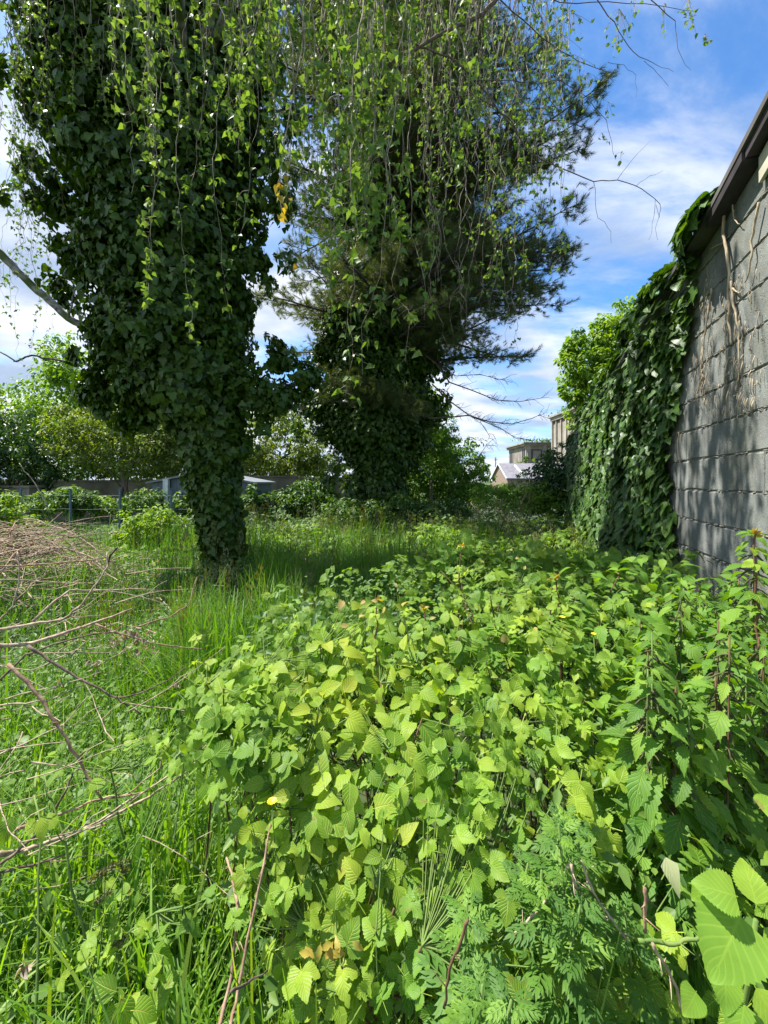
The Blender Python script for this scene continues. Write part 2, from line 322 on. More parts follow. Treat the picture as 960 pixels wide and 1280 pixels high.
class T:
    """small template mesh as arrays"""
    def __init__(s, v, f, uv=None):
        s.v = np.asarray(v, np.float32); s.loops = np.concatenate([np.asarray(q) for q in f]).astype(np.int32)
        s.sizes = np.array([len(q) for q in f], np.int32)
        s.uv = (np.asarray(uv, np.float32)[s.loops] if uv is not None else np.zeros((len(s.loops), 2), np.float32))
        s.f = f
def merge_mesh(name, mat, parts, smooth=True):
    """parts: list of (template, mats Kx3x3, pos Kx3, tint K) -> one mesh"""
    V = []; Lp = []; Sz = []; UV = []; Tn = []; off = 0
    for tp, Mx, Ps, tn in parts:
        K = len(Ps)
        if K == 0: continue
        v = np.einsum('kij,nj->kni', Mx, tp.v) + Ps[:, None, :]
        V.append(v.reshape(-1, 3)); n = len(tp.v)
        Lp.append((tp.loops[None] + (off + np.arange(K) * n)[:, None]).ravel()); off += K * n
        Sz.append(np.tile(tp.sizes, K)); UV.append(np.tile(tp.uv, (K, 1))); Tn.append(np.repeat(tn, n))
    V = np.concatenate(V).astype(np.float32); Lp = np.concatenate(Lp).astype(np.int32); Sz = np.concatenate(Sz).astype(np.int32)
    UV = np.concatenate(UV).astype(np.float32); Tn = np.clip(np.concatenate(Tn), 0, 1).astype(np.float32)
    me = bpy.data.meshes.new(name)
    me.vertices.add(len(V)); me.vertices.foreach_set('co', V.ravel())
    me.loops.add(len(Lp)); me.loops.foreach_set('vertex_index', Lp)
    me.polygons.add(len(Sz)); st = np.concatenate([[0], np.cumsum(Sz)[:-1]]).astype(np.int32)
    me.polygons.foreach_set('loop_start', st); me.polygons.foreach_set('loop_total', Sz)
    if smooth: me.polygons.foreach_set('use_smooth', np.ones(len(Sz), bool))
    u = me.uv_layers.new(name='UVMap'); u.data.foreach_set('uv', UV.ravel())
    a = me.attributes.new('tint', 'FLOAT', 'POINT'); a.data.foreach_set('value', Tn)
    me.materials.append(mat); me.update(calc_edges=True); me.validate()
    return me
def stuff(name, mat, parts, parent=None, label=None, cat=None, kind='stuff'):
    o = link(name, merge_mesh(name, mat, parts), parent)
    return tag(o, label, cat, None, kind)
def unit(a): return a / (np.linalg.norm(a, axis=-1, keepdims=True) + 1e-9)
def basis(nrm, tip, scale, sx=None):
    """leaf frames: +Y along tip, +Z along the normal"""
    nrm = unit(nrm); tip = unit(tip - nrm * (tip * nrm).sum(-1, keepdims=True)); x = np.cross(tip, nrm)
    s = np.asarray(scale)[:, None, None] * np.ones((1, 3, 1))
    m = np.stack([x * (1 if sx is None else np.asarray(sx)[:, None]), tip, nrm], axis=-1)
    return m * np.asarray(scale)[:, None, None]
def split_parts(templs, Mx, Ps, tn):
    idx = rng.integers(0, len(templs), len(Ps))
    return [(templs[i], Mx[idx == i], Ps[idx == i], tn[idx == i]) for i in range(len(templs))]
def rdir(K, up=0.0):
    d = rng.normal(size=(K, 3)); d[:, 2] += up; return unit(d)

# ------------------------------------------------------------------ leaf templates (length 1 along +Y)
def leaf_t(width, n=6, serr=0.0, fold=.25, droop=.25, wave=.0, shape='ovate', petiole=0.0, seed=0, bite=(), bite2=()):
    r = random.Random(seed); vs = []; uv = []
    rows = []
    for i in range(n + 1):
        v = i / n
        if shape == 'ovate': w = sin(pi * v ** .72) ** .85 * (1 - .25 * v)
        elif shape == 'heart': w = (sin(pi * (v * .88 + .12) ** .62)) ** .9
        elif shape == 'lance': w = sin(pi * v ** .8) * (1 - .35 * v)
        elif shape == 'delta': w = (1 - v) ** .9 * min(1, v * 5 + .08)
        else: w = sin(pi * v)
        w = max(w, 0.0) * width * .5
        u = 1.0
        if serr and 0 < i < n: u = (1 + serr * (1 if i % 2 else -1)); w *= u
        z = -droop * v * v; y = v * (1 - .15 * droop * v)
        rows.append((y, w, z, v, u))
    for ri, (y, w, z, v, u) in enumerate(rows):
        bl = .35 if ri in bite else 1.0; br = .5 if ri in bite2 else 1.0
        wz = wave * sin(v * 11 + seed)
        if w < 1e-4: vs.append((0, y, z)); uv.append((0, v)); continue
        vs += [(-w * bl, y + (.02 if serr else 0), z + w * bl * fold + wz), (0, y, z), (w * br, y + (.02 if serr else 0), z + w * br * fold - wz)]; uv += [(-u * bl, v), (0, v), (u * br, v)]
    f = []; k = 0; idx = []
    for (y, w, z, v, u) in rows:
        if w < 1e-4: idx.append((k, k, k)); k += 1
        else: idx.append((k, k + 1, k + 2)); k += 3
    for a, b in zip(idx[:-1], idx[1:]):
        for s in (0, 1):
            q = [a[s], a[s + 1], b[s + 1], b[s]]; q2 = []
            for t_ in q:
                if t_ not in q2: q2.append(t_)
            if len(q2) > 2: f.append(tuple(q2))
    if petiole:
        b = len(vs); h = .012
        vs += [(-h, 0, 0), (h, 0, 0), (h, -petiole, -.15 * petiole), (-h, -petiole, -.15 * petiole)]; uv += [(0, 0)] * 4; f.append((b, b + 1, b + 2, b + 3))
    return T(vs, f, uv)
def fan_leaf(outline, fold=.12, droop=.15, petiole=.0):
    """leaf with a traced half outline [(x, y)...] from base to tip; mirrored, with a midrib"""
    vs = []; uv = []; ys = [p[1] for p in outline]
    def z(x, y): return abs(x) * fold - droop * max(0, y) ** 2
    mid = [(0, y) for (_, y) in outline]
    k = len(outline)
    for (x, y) in outline: vs.append((x, y, z(x, y))); uv.append((min(1, x / .5), y))
    for (x, y) in outline:
        ym = min(max(y, 0), 1); vs.append((0, ym, z(0, ym))); uv.append((0, ym))
    for (x, y) in outline: vs.append((-x, y, z(x, y))); uv.append((-min(1, x / .5), y))
    f = []
    for i in range(k - 1):
        f.append((k + i, i, i + 1, k + i + 1)); f.append((2 * k + i, k + i, k + i + 1, 2 * k + i + 1))
    if petiole:
        b = len(vs); h = .012
        vs += [(-h, 0, 0), (h, 0, 0), (h, -petiole, -.1), (-h, -petiole, -.1)]; uv += [(0, 0)] * 4; f.append((b, b + 1, b + 2, b + 3))
    return T(vs, f, uv)
def combine(tps):
    """[(template, 3x3, pos)] -> one template"""
    V = []; Fs = []; UV = []; off = 0
    for tp, m, p in tps:
        V.append(tp.v @ np.asarray(m).T + np.asarray(p)); Fs += [tuple(int(i) + off for i in q) for q in tp.f]
        u = np.zeros((len(tp.v), 2), np.float32); u[tp.loops] = tp.uv; UV.append(u); off += len(tp.v)
    return T(np.concatenate(V), Fs, np.concatenate(UV))
def rot(yaw, pitch=0, roll=0, s=1): return np.array((Matrix.Rotation(yaw, 3, 'Z') @ Matrix.Rotation(pitch, 3, 'X') @ Matrix.Rotation(roll, 3, 'Y')) * s)

IVY = [fan_leaf([(.02, 0), (.34, -.10), (.50, .16), (.30, .36), (.30, .62), (0.0, 1.0)], .18, .2, .3),
       fan_leaf([(.02, 0), (.30, -.08), (.44, .20), (.36, .50), (.20, .78), (0.0, 1.0)], .10, .3, .3),
       fan_leaf([(.02, 0), (.38, -.05), (.55, .28), (.28, .40), (.22, .66), (0.0, 1.0)], .25, .12, .3)]
IVY_LO = [T([(0, 0, 0), (.42, .1, .06), (.25, .6, 0), (0, 1, -.15), (-.25, .6, 0), (-.42, .1, .06)], [(0, 1, 2, 3), (0, 3, 4, 5)], [(0, 0), (1, .1), (.6, .6), (0, 1), (-.6, .6), (-1, .1)])]
DOG = [leaf_t(.74, 7, 0, .25, .3, .01, 'ovate', .12, 1), leaf_t(.80, 7, 0, .12, .45, .015, 'heart', .12, 2), leaf_t(.66, 7, 0, .4, .2, .012, 'ovate', .12, 3), leaf_t(.7, 12, 0, .2, .6, .04, 'ovate', .12, 4, (5,), (8, 9)), leaf_t(.6, 7, 0, -.15, .35, .03, 'ovate', .12, 5)]
BLEAF = [leaf_t(.84, 14, .09, .14, .14, .022, 'ovate', .05, 4), leaf_t(.96, 14, .08, .08, .28, .028, 'heart', .05, 5), leaf_t(.74, 14, .09, .26, .10, .024, 'ovate', .05, 6), leaf_t(.9, 14, .09, .3, .45, .035, 'ovate', .05, 7, (4, 5, 9), (11,)), leaf_t(.8, 14, .09, -.2, .3, .05, 'heart', .05, 8, (), (6, 7))]
def tri_leaf(a, b, c, sp=1.15):
    return combine([(a, rot(0, -.1, 0, 1.0), (0, .12, 0)), (b, rot(sp, -.2, .2, .82), (-.02, .0, 0)), (c, rot(-sp, -.2, -.2, .82), (.02, .0, 0)),
                    (T([(-.014, .12, 0), (.014, .12, 0), (.014, -.55, -.12), (-.014, -.55, -.12)], [(0, 1, 2, 3)]), np.eye(3), (0, 0, 0))])
BRAM = [tri_leaf(BLEAF[0], BLEAF[1], BLEAF[2]), tri_leaf(BLEAF[1], BLEAF[2], BLEAF[0], 1.3), tri_leaf(BLEAF[2], BLEAF[0], BLEAF[1], 1.0), tri_leaf(BLEAF[3], BLEAF[1], BLEAF[4], 1.2), tri_leaf(BLEAF[4], BLEAF[3], BLEAF[0], 1.05)]
BL_LO = [leaf_t(.8, 4, 0, .3, .3, 0, 'ovate', 0, 7), leaf_t(.75, 4, 0, .15, .45, 0, 'ovate', 0, 8)]
BRAM_LO = [tri_leaf(BL_LO[0], BL_LO[1], BL_LO[0]), tri_leaf(BL_LO[1], BL_LO[0], BL_LO[1], 1.3)]
NET = [leaf_t(.56, 16, .13, .22, .3, .012, 'lance', .12, 9), leaf_t(.50, 16, .13, .35, .45, .015, 'lance', .12, 10), leaf_t(.6, 16, .12, .12, .6, .02, 'lance', .12, 11)]
BIR = [fan_leaf([(.02, 0), (.30, .10), (.36, .30), (.16, .68), (0, 1.0)], .15, .2, .25), fan_leaf([(.02, 0), (.36, .16), (.30, .42), (.12, .75), (0, 1.0)], .3, .1, .25)]
MAP = [T([(0, 0, 0), (.30, .05, .04), (.55, .35, -.03), (.28, .45, .05), (.22, .8, -.02), (0, 1, -.12), (-.22, .8, -.02), (-.28, .45, .05), (-.55, .35, -.03), (-.30, .05, .04)],
         [(0, 1, 2, 3), (0, 3, 4, 5), (0, 5, 6, 7), (0, 7, 8, 9)])]
OV = [T([(0, 0, 0), (.26, .35, .07), (.16, .8, 0), (0, 1, -.1), (-.16, .8, 0), (-.26, .35, .07)], [(0, 1, 2, 3), (0, 3, 4, 5)])]
def mugwort_t(seed):
    r = random.Random(seed); pr = []
    lob = leaf_t(.36, 3, 0, .2, .2, 0, 'lance', 0, 1)
    for i in range(4):
        y = .12 + i * .19; L_ = (.42, .5, .42, .3)[i]
        for s in (-1, 1):
            a = s * (.95 - i * .1 + r.uniform(-.1, .1))
            pr.append((lob, rot(-a, -.15, 0, L_), (0, y, -.1 * y)))
            pr.append((lob, rot(-a * .45, -.15, 0, L_ * .55), (s * L_ * .45 * sin(abs(a)), y + L_ * .4 * cos(a), -.1 * y - .03)))
    pr.append((lob, rot(0, -.2, 0, .42), (0, .66, -.08)))
    pr.append((T([(-.02, 0, 0), (.02, 0, 0), (.015, .8, -.09), (-.015, .8, -.09)], [(0, 1, 2, 3)]), np.eye(3), (0, 0, .002)))
    return combine(pr)
MUG = [mugwort_t(1), mugwort_t(2), mugwort_t(3)]
def grass_t(bend, n=5, w=.5, tw=0.0):
    vs = []; uv = []; a = .05; y = z = 0.0
    for i in range(n + 1):
        v = i / n; hw = w * .5 * (1 - v ** 1.8) + .001
        c = cos(tw * v); s = sin(tw * v)
        vs += [(-hw * c, y - hw * s, z + .15 * hw), (hw * c, y + hw * s, z + .15 * hw)]; uv += [(-1, v), (1, v)]
        ang = bend * (v ** 1.5) + .04; y += sin(ang) / n; z += cos(ang) / n
    return T(vs, [(2 * i, 2 * i + 1, 2 * i + 3, 2 * i + 2) for i in range(n)], uv)
# width is given in units of the blade's length
GR = [grass_t(b, 5, .014, tw) for b, tw in ((.3, .3), (.8, .5), (1.3, -.4), (1.9, .2), (2.4, .6))]
GR_LO = [grass_t(b, 3, .013) for b in (.25, .6, 1.0, 1.6)]
def panicle_t(seed):
    r = random.Random(seed); v = []; f = []
    def strip(a, b, w):
        k = len(v); v.extend([(a[0] - w, a[1], a[2]), (a[0] + w, a[1], a[2]), (b[0] + w * .6, b[1], b[2]), (b[0] - w * .6, b[1], b[2])]); f.append((k, k + 1, k + 2, k + 3))
    strip((0, 0, 0), (.02, .02, .5), .0022); strip((.02, .02, .5), (.06, .05, 1), .0018)
    for i in range(26):
        h = r.uniform(.68, 1.0); a = r.uniform(0, 6.28); q = (1.05 - h) * .22 * r.uniform(.3, 1) + .01
        x = .03 + .06 * (h - .5) + q * cos(a); y = .03 + q * sin(a); k = len(v)
        v.extend([(x, y, h), (x + .007, y + .002, h + .014), (x, y + .003, h + .035), (x - .007, y, h + .014)]); f.append((k, k + 1, k + 2, k + 3))
    return T(v, f)
PAN = [panicle_t(i) for i in range(3)]
def tuft_t(seed, k=17, wd_=.042):
    r = random.Random(seed); v = []; f = []
    for i in range(k):
        a = r.uniform(0, 6.28); sp = r.uniform(.15, .95); y0 = r.uniform(-.5, .35)
        d = (cos(a) * sp, .75, sin(a) * sp); w = wd_; b = len(v)
        pv = (-sin(a) * w, 0, cos(a) * w); L_ = r.uniform(.7, 1.0)
        v.extend([(pv[0], y0, pv[2]), (-pv[0], y0, -pv[2]), (d[0] * L_, y0 + d[1] * L_, d[2] * L_)]); f.append((b, b + 1, b + 2))
    return T(v, f)
TUFT = [tuft_t(i) for i in range(4)]

# ------------------------------------------------------------------ the ground
def Hn(x, y):
    return .06 * np.sin(x * 1.3 + y * .7) + .05 * np.sin(x * 2.9 - y * 2.1 + 1) + .04 * np.sin(x * 5.1 + y * 4.3 + 2)
def build_ground():
    n = 60; xs = np.concatenate([[-600, -200, -60], np.linspace(-25, 25, n), [60, 200, 600]]); ys = np.concatenate([[-60, -10], np.linspace(-2, 40, n), [80, 200, 500, 1200]])
    v = [(x, y, float(Hn(x, y)) * .8 if abs(x) < 26 and -3 < y < 41 else 0.0) for y in ys for x in xs]; w = len(xs)
    f = [(j * w + i, j * w + i + 1, (j + 1) * w + i + 1, (j + 1) * w + i) for j in range(len(ys) - 1) for i in range(w - 1)]
    mb = MB(); mb.add(v, f); tag(mb.build('ground', MAT['ground']), kind='structure')
build_ground()

# ------------------------------------------------------------------ garage wall of blocks on the right
WX = lambda y: 1.13 + .364 * y                  # the wall's face, x at distance y
wd = np.array([.342, .940, 0.]); wn = np.array([-.940, .342, 0.])      # along the wall; out of it
def wall_pt(y, z, off=0.0): return np.array([WX(y), y, z]) + wn * off
def Wp(px, py, off=0.0):
    y = 1.13 / ((px - CX) / F - .364); p = P(px, py, y); return wall_pt(y, p[2], off)
def verge(y): return 3.08 + .23 * (2.17 - y) if y < 2.17 else 3.08 - .11 * (y - 2.17)
garage = empty('garage', (3.2, 4.0, 0), 'grey garage of large weathered concrete blocks, its side wall half covered by ivy', 'garage')
def build_garage():
    wb = MB(); Y0, Y1 = .55, 8.3
    # mortar core a little behind the blocks' faces
    for a, b in zip(np.linspace(Y0, Y1, 25)[:-1], np.linspace(Y0, Y1, 25)[1:]):
        lo = [wall_pt(a, -.1, -.006), wall_pt(b, -.1, -.006), wall_pt(b, -.1, -.2), wall_pt(a, -.1, -.2)]
        hi = [wall_pt(a, verge(a), -.006), wall_pt(b, verge(b), -.006), wall_pt(b, verge(b), -.2), wall_pt(a, verge(a), -.2)]
        wb.hexa(lo + hi)
    wb.build('mortar_core', MAT['mortar'], garage, False)
    r = random.Random(3); k = 0; zs = [1.546 + .2 * i for i in range(-8, 14)]
    js = {8: 1.81, 9: 1.55, 7: 1.62, 6: 1.50, 10: 1.70, 5: 1.66}
    for ri, z0 in enumerate(zs[:-1]):
        z1 = zs[ri + 1]; j = js.get(ri, 1.4 + r.random() * .3); y = j - 1.2 * .94
        while y < Y1:
            a = max(y, Y0) + .005; b = min(y + 1.2 * .94, Y1) - .005; y += 1.2 * .94
            if b - a < .05: continue
            jz0 = z0 + .0032; ta = min(z1 - .0032, verge(a) - .01); tb = min(z1 - .006, verge(b) - .01)
            if ta <= jz0 + .01 and tb <= jz0 + .01: continue
            ta = max(ta, jz0 + .004); tb = max(tb, jz0 + .004)
            pr = r.uniform(0, .006); pr2 = pr + r.uniform(-.002, .002); c = .007; mb = MB()
            # outline with worn arrises: a ring slightly behind the face
            nseg = 6; ys = np.linspace(a, b, nseg + 1); jit = [r.uniform(-.004, .004) for _ in range(nseg + 1)]; jit2 = [r.uniform(-.003, .003) for _ in range(nseg + 1)]
            bk, rg, fc = [], [], []
            low = [(yy, jz0 + jj) for yy, jj in zip(ys, jit)]; top = [(yy, max(jz0 + .004, (ta + (tb - ta) * (yy - a) / (b - a)) + (jj if ta >= z1 - .01 else 0))) for yy, jj in zip(ys, jit2)][::-1]
            ring = low + top; cy_ = (a + b) / 2; cz_ = (z0 + z1) / 2
            for (yy, zz) in ring:
                bk.append(wall_pt(yy, zz, -.05)); rg.append(wall_pt(yy, zz, pr - .005))
                fy = min(max(yy, a + c), b - c); fz = zz + (c if zz < cz_ else -c) if ta - jz0 > .03 else zz
                fc.append(wall_pt(fy, fz, pr if yy < cy_ else pr2))
            m = len(ring); f = []
            for i in range(m):
                q = (i + 1) % m; f.append((i, q, m + q, m + i)); f.append((m + i, m + q, 2 * m + q, 2 * m + i))
            h = nseg + 1
            for i in range(nseg): f.append((2 * m + i, 2 * m + i + 1, 2 * m + m - 2 - i, 2 * m + m - 1 - i))
            mb.add(bk + rg + fc, f); o = mb.build('block', MAT['block'], garage, False); k += 1
    # squeezed out mortar along the bed joints
    mj = MB()
    for z0 in zs:
        y = 1.5
        while y < 3.3:
            L_ = r.uniform(.01, .06)
            if r.random() < .55 and z0 < verge(y) - .05:
                mj.tube([wall_pt(y, z0 + r.uniform(-.003, .003), .001), wall_pt(y + L_ / 2, z0 + r.uniform(-.004, .002), .006), wall_pt(y + L_, z0, .001)], r.uniform(.003, .006), 5)
            y += L_ + r.uniform(0, .05)
    tag(mj.build('mortar_crumbs', MAT['mortar'], garage), kind='stuff')
    # roof: sheet, dark verge board, under the verge a pale board end
    rf = MB(); ya, yb = .4, 2.55
    for (y0, y1) in ((.4, 2.17), (2.17, 8.4)):
        e0 = verge(y0) + .02; e1 = verge(y1) + .02
        A = wall_pt(y0, e0, .09); B = wall_pt(y1, e1, .09); Cc = wall_pt(y1, e1 - .05, -4.2); D = wall_pt(y0, e0 - .05, -4.2)
        up = np.array([0, 0, .03]); rf.hexa([A, B, Cc, D, A + up, B + up, Cc + up, D + up])
    rf.build('roof_sheet', MAT['metal_roof'], garage, False)
    vb = MB()
    for (y0, y1) in ((.4, 1.80), (1.81, 2.17)):
        e0 = verge(y0) + .02; e1 = verge(y1) + .02; o2 = .075 + (.010 if y0 > 1 else 0)
        A = wall_pt(y0, e0 - .05, .005); B = wall_pt(y1, e1 - .05, .005); C2 = wall_pt(y1, e1 - .05, o2); D = wall_pt(y0, e0 - .05, o2)
        up = np.array([0, 0, .055]); vb.hexa([A, B, C2, D, A + up, B + up, C2 + up, D + up])
    vb.build('verge_board', MAT['fascia'], garage, False)
    pb = MB(); a_, b_ = 1.72, 1.795
    A = wall_pt(a_, 3.02, .012); B = wall_pt(b_, 3.00, .012); A2 = wall_pt(a_, 3.02, .028); B2 = wall_pt(b_, 3.00, .028)
    pb.hexa([A, B, B2, A2, A + [0, 0, .12], B + [0, 0, .12], B2 + [0, 0, .12], A2 + [0, 0, .12]]); pb.build('pale_board_end', MAT['pale_board'], garage, False)
    # other walls of the building
    ow = MB()
    def slab(p, q, h0, h1, th):
        p = np.array(p); q = np.array(q); d = unit(q - p); n_ = np.array([d[1], -d[0], 0]) * th
        ow.hexa([p, q, q + n_, p + n_, p + [0, 0, h0], q + [0, 0, h1], q + n_ + [0, 0, h1], p + n_ + [0, 0, h0]])
    slab(wall_pt(8.3, 0, -.21), wall_pt(8.3, 0, -4.1), 2.35, 2.3, .2); slab(wall_pt(.75, 0, -.21), wall_pt(.75, 0, -4.1), 3.35, 3.3, .2); slab(wall_pt(.8, 0, -4.1), wall_pt(8.3, 0, -4.1), 3.3, 2.3, .2)
    ow.build('rear_wall', MAT['block'], garage, False)
build_garage()

# ------------------------------------------------------------------ ivy helpers
def ivy_frames(C, nrm, size, droop=1.0, jit=.55):
    K = len(C); n_ = unit(nrm + rdir(K) * jit + np.array([0, 0, .25])); tip = rdir(K) * .7 + np.array([0, 0, -droop]) + nrm * .25
    return basis(n_, tip, size)
def leaf_objs(name, meshes, Mx, Ps, parent, label=None):
    loc = parent.location if parent.parent is None else parent.location + parent.parent.location
    out = []
    for m3, p in zip(Mx, Ps):
        me = meshes[random.randrange(len(meshes))]
        o = bpy.data.objects.new(name, me); col.objects.link(o); o.parent = parent
        M4 = Matrix([[*map(float, m3[0]), float(p[0]) - loc[0]], [*map(float, m3[1]), float(p[1]) - loc[1]], [*map(float, m3[2]), float(p[2]) - loc[2]], [0, 0, 0, 1]])
        o.matrix_basis = M4; out.append(o)
    return out
def variants(key, templs, mat, tints):
    return [merge_mesh(key, mat, [(templs[i % len(templs)], np.eye(3)[None], np.zeros((1, 3)), np.array([t_]))]) for i, t_ in enumerate(tints)]
V_IVYW = variants('ivy_leaf', IVY, MAT['ivy_wall'], [.1, .25, .4, .5, .3, .65, .2, .95, .45])
V_IVYT = variants('ivy_leaf', IVY, MAT['ivy'], [.1, .25, .4, .5, .3, .65, .2, .8])
V_DOG = variants('dogwood_leaf', DOG, MAT['dogwood'], [.05, .2, .3, .45, .55, .4, .65, .75, .15])
V_DOGR = variants('young_leaf', DOG, MAT['red_tip'], [.5, .8, .95])
V_BRAM = variants('bramble_leaf', BRAM, MAT['bramble'], [.1, .25, .4, .5, .35, .6, .2, .75, .85])
V_NET = variants('nettle_leaf', NET, MAT['nettle'], [.1, .25, .4, .5, .35, .7, .2, .9])
V_MUG = variants('mugwort_leaf', MUG, MAT['mugwort'], [.1, .25, .4, .5, .35, .7])

# ------------------------------------------------------------------ ivy on the garage wall
def ivy_edge(z): return np.interp(z, [.3, 1.2, 1.6, 1.8, 2.1, 2.6, 3.0, 3.3], [2.72, 2.84, 2.92, 2.92, 2.84, 2.64, 2.40, 2.24])
def build_wall_ivy():
    root = empty('ivy', tuple(wall_pt(4.2, 0, .1)), 'dense dark green ivy climbing the grey block wall up to the roof edge', 'ivy')
    K = 12500; y = 2.15 + 6.3 * rng.random(K) ** 1.35; z = .25 + (np.where(y < 2.17, 3.0, 2.95 - .11 * (y - 2.17)) + .08 * np.sin(y * 1.2) - .2) * rng.random(K)
    keep = (y > ivy_edge(z) + rng.normal(size=K) * .05); y = y[keep]; z = z[keep]; K = len(y)
    lump = .5 + .5 * np.sin(y * 5.2 + np.sin(z * 3.1) * 1.6) * np.sin(z * 4.3 + y * 1.7)
    edge = np.clip((y - ivy_edge(z)) / .6, 0, 1)
    th = .04 + .17 * edge * (.35 + .65 * lump)
    off = th * (.35 + .65 * rng.random(K) ** .4)
    topb = z > 2.9 - .11 * (y - 2.17); z = z + np.where(topb, rng.normal(size=K) * .06 + .08 * lump, 0)
    C = np.stack([WX(y), y, z], -1) + wn * off[:, None]
    nr = np.tile(wn, (K, 1)) + np.array([0, 0, .35]) * (1 + 1.2 * topb)[:, None] - wd * .25
    s = rng.uniform(.055, .115, K) * np.where(y < 3.2, .95, 1.05)
    Mx = ivy_frames(C, nr, s, 1.1, .5); tn = np.clip(rng.normal(.33, .2, K) + .5 * (rng.random(K) < .04), 0, 1)
    sc = (1 / y) * s * (off > th * .75); order = np.argsort(-sc); big = order[:300]; rest = order[300:]
    leaf_objs('leaf', V_IVYW, Mx[big], C[big], root)
    stuff('leaves', MAT['ivy_wall'], split_parts(IVY, Mx[rest], C[rest], tn[rest]), root)
    # ivy overhanging the top of the wall and rounding it off
    K = 3000; y = 2.15 + 6.3 * rng.random(K) ** 1.35; a = rng.random(K) * pi; rr = .09 + .05 * np.sin(y * 4.1) + .05 * np.sin(y * 9)
    C = np.stack([WX(y), y, 3.05 - .11 * (y - 2.17) + np.clip(y - 2.25, 0, .8) * .16 * np.clip(7.4 - y, 0, 1) + np.sin(a) * (rr + .06)], -1) + wn * (np.cos(a) * (rr + .12) - .08)[:, None]
    nr = wn * np.cos(a)[:, None] + np.array([0, 0, 1.]) * np.sin(a)[:, None]
    stuff('top_leaves', MAT['ivy_wall'], split_parts(IVY, ivy_frames(C, nr, rng.uniform(.06, .11, K), .8, .6), C, np.clip(rng.normal(.45, .2, K), 0, 1)), root)
    st = MB(); r = random.Random(5)
    for i in range(34):
        y = r.uniform(3.4, 8); pts = []; z = .0
        while z < verge(y) - .1: pts.append(wall_pt(y, z, .025 + r.uniform(0, .01))); z += .22; y += r.uniform(-.06, .06)
        st.tube(pts, np.linspace(.014, .005, len(pts)), 5)
    tag(st.build('climbing_stems', MAT['vine'], root), kind='stuff')
build_wall_ivy()

# dead vine stems stuck to the bare blocks, traced where they hang
def build_vines():
    r = random.Random(8)
    vines = [
        ('thick pale dead ivy stem hanging longest down the bare block wall, beside the ivy', .0085, [(918, 240), (913, 265), (910, 290), (916, 320), (918, 340), (917, 365), (919, 385), (917, 400), (920, 420), (922, 430)]),
        ('dead ivy stem forking off the thick pale one to the right', .005, [(918, 358), (924, 362), (930, 366), (934, 363)]),
        ('twisted dead ivy stem hanging to the right of the thick pale one', .006, [(920, 350), (922, 375), (926, 392), (928, 405), (931, 418), (930, 430), (932, 452)]),
        ('dead ivy stem curving down under the roof edge at the right of the wall', .006, [(957, 250), (950, 285), (946, 300), (947, 318), (944, 330), (942, 345), (938, 352)]),
        ('short dead ivy twig lying across from the ivy edge to the thick pale stem', .005, [(893, 311), (901, 306), (909, 304), (911, 301)]),
        ('dead ivy stem nearest the ivy edge, in the upper part of the bare wall', .005, [(895, 360), (892, 385), (889, 400), (886, 420), (884, 440), (880, 470), (877, 492)]),
        ('dead ivy root fringe stem just left of the thick pale one', .004, [(912, 380), (914, 398), (913, 420), (914, 455), (911, 480), (909, 497)]),
        ('thin dead ivy stem low on the wall, close to the ivy edge', .004, [(853, 540), (851, 556), (852, 570), (854, 580)]),
        ('thin dead ivy stem lying straight down at the right end of the bare wall', .004, [(930, 400), (929, 430), (930, 455), (928, 480)]),
        ('thin dead ivy stem beside the verge board, forked at its end', .004, [(922, 255), (923, 268), (925, 275), (931, 279)]),
    ]
    for lab, rad, px in vines:
        pts = [Wp(x, y, .016 + rad) for x, y in px]; P2 = []
        for a, b in zip(pts[:-1], pts[1:]):
            for k in range(3): P2.append(a + (b - a) * k / 3 + np.array([0, r.uniform(-.004, .004), r.uniform(-.003, .003)]))
        P2.append(pts[-1]); mb = MB(); mb.tube(P2, np.linspace(rad, rad * .5, len(P2)), 6)
        o = mb.build('dead_vine', MAT['vine']); tag(o, lab, 'dead vine')
    mb = MB()
    for i in range(300):   # root hairs and short broken bits left on the blocks
        px = r.choice([r.gauss(918, 9), r.gauss(888, 7), r.gauss(935, 12), r.gauss(875, 6)]); py = r.choice([r.uniform(330, 500), r.uniform(380, 520)])
        if px > 957 or px < 868 or (px < 880 and py < 440): continue
        a = Wp(px, py, .012); L_ = r.uniform(.01, .09); b = a + np.array([r.uniform(-.008, .008), r.uniform(-.008, .008), -L_]); mb.tube([a, (a + b) / 2 + wn * .006, b], r.uniform(.001, .0028), 4)
    o = mb.build('vine_roots', MAT['vine']); tag(o, 'pale broken aerial roots stuck on the bare blocks', 'vine roots', None, 'stuff')
build_vines()

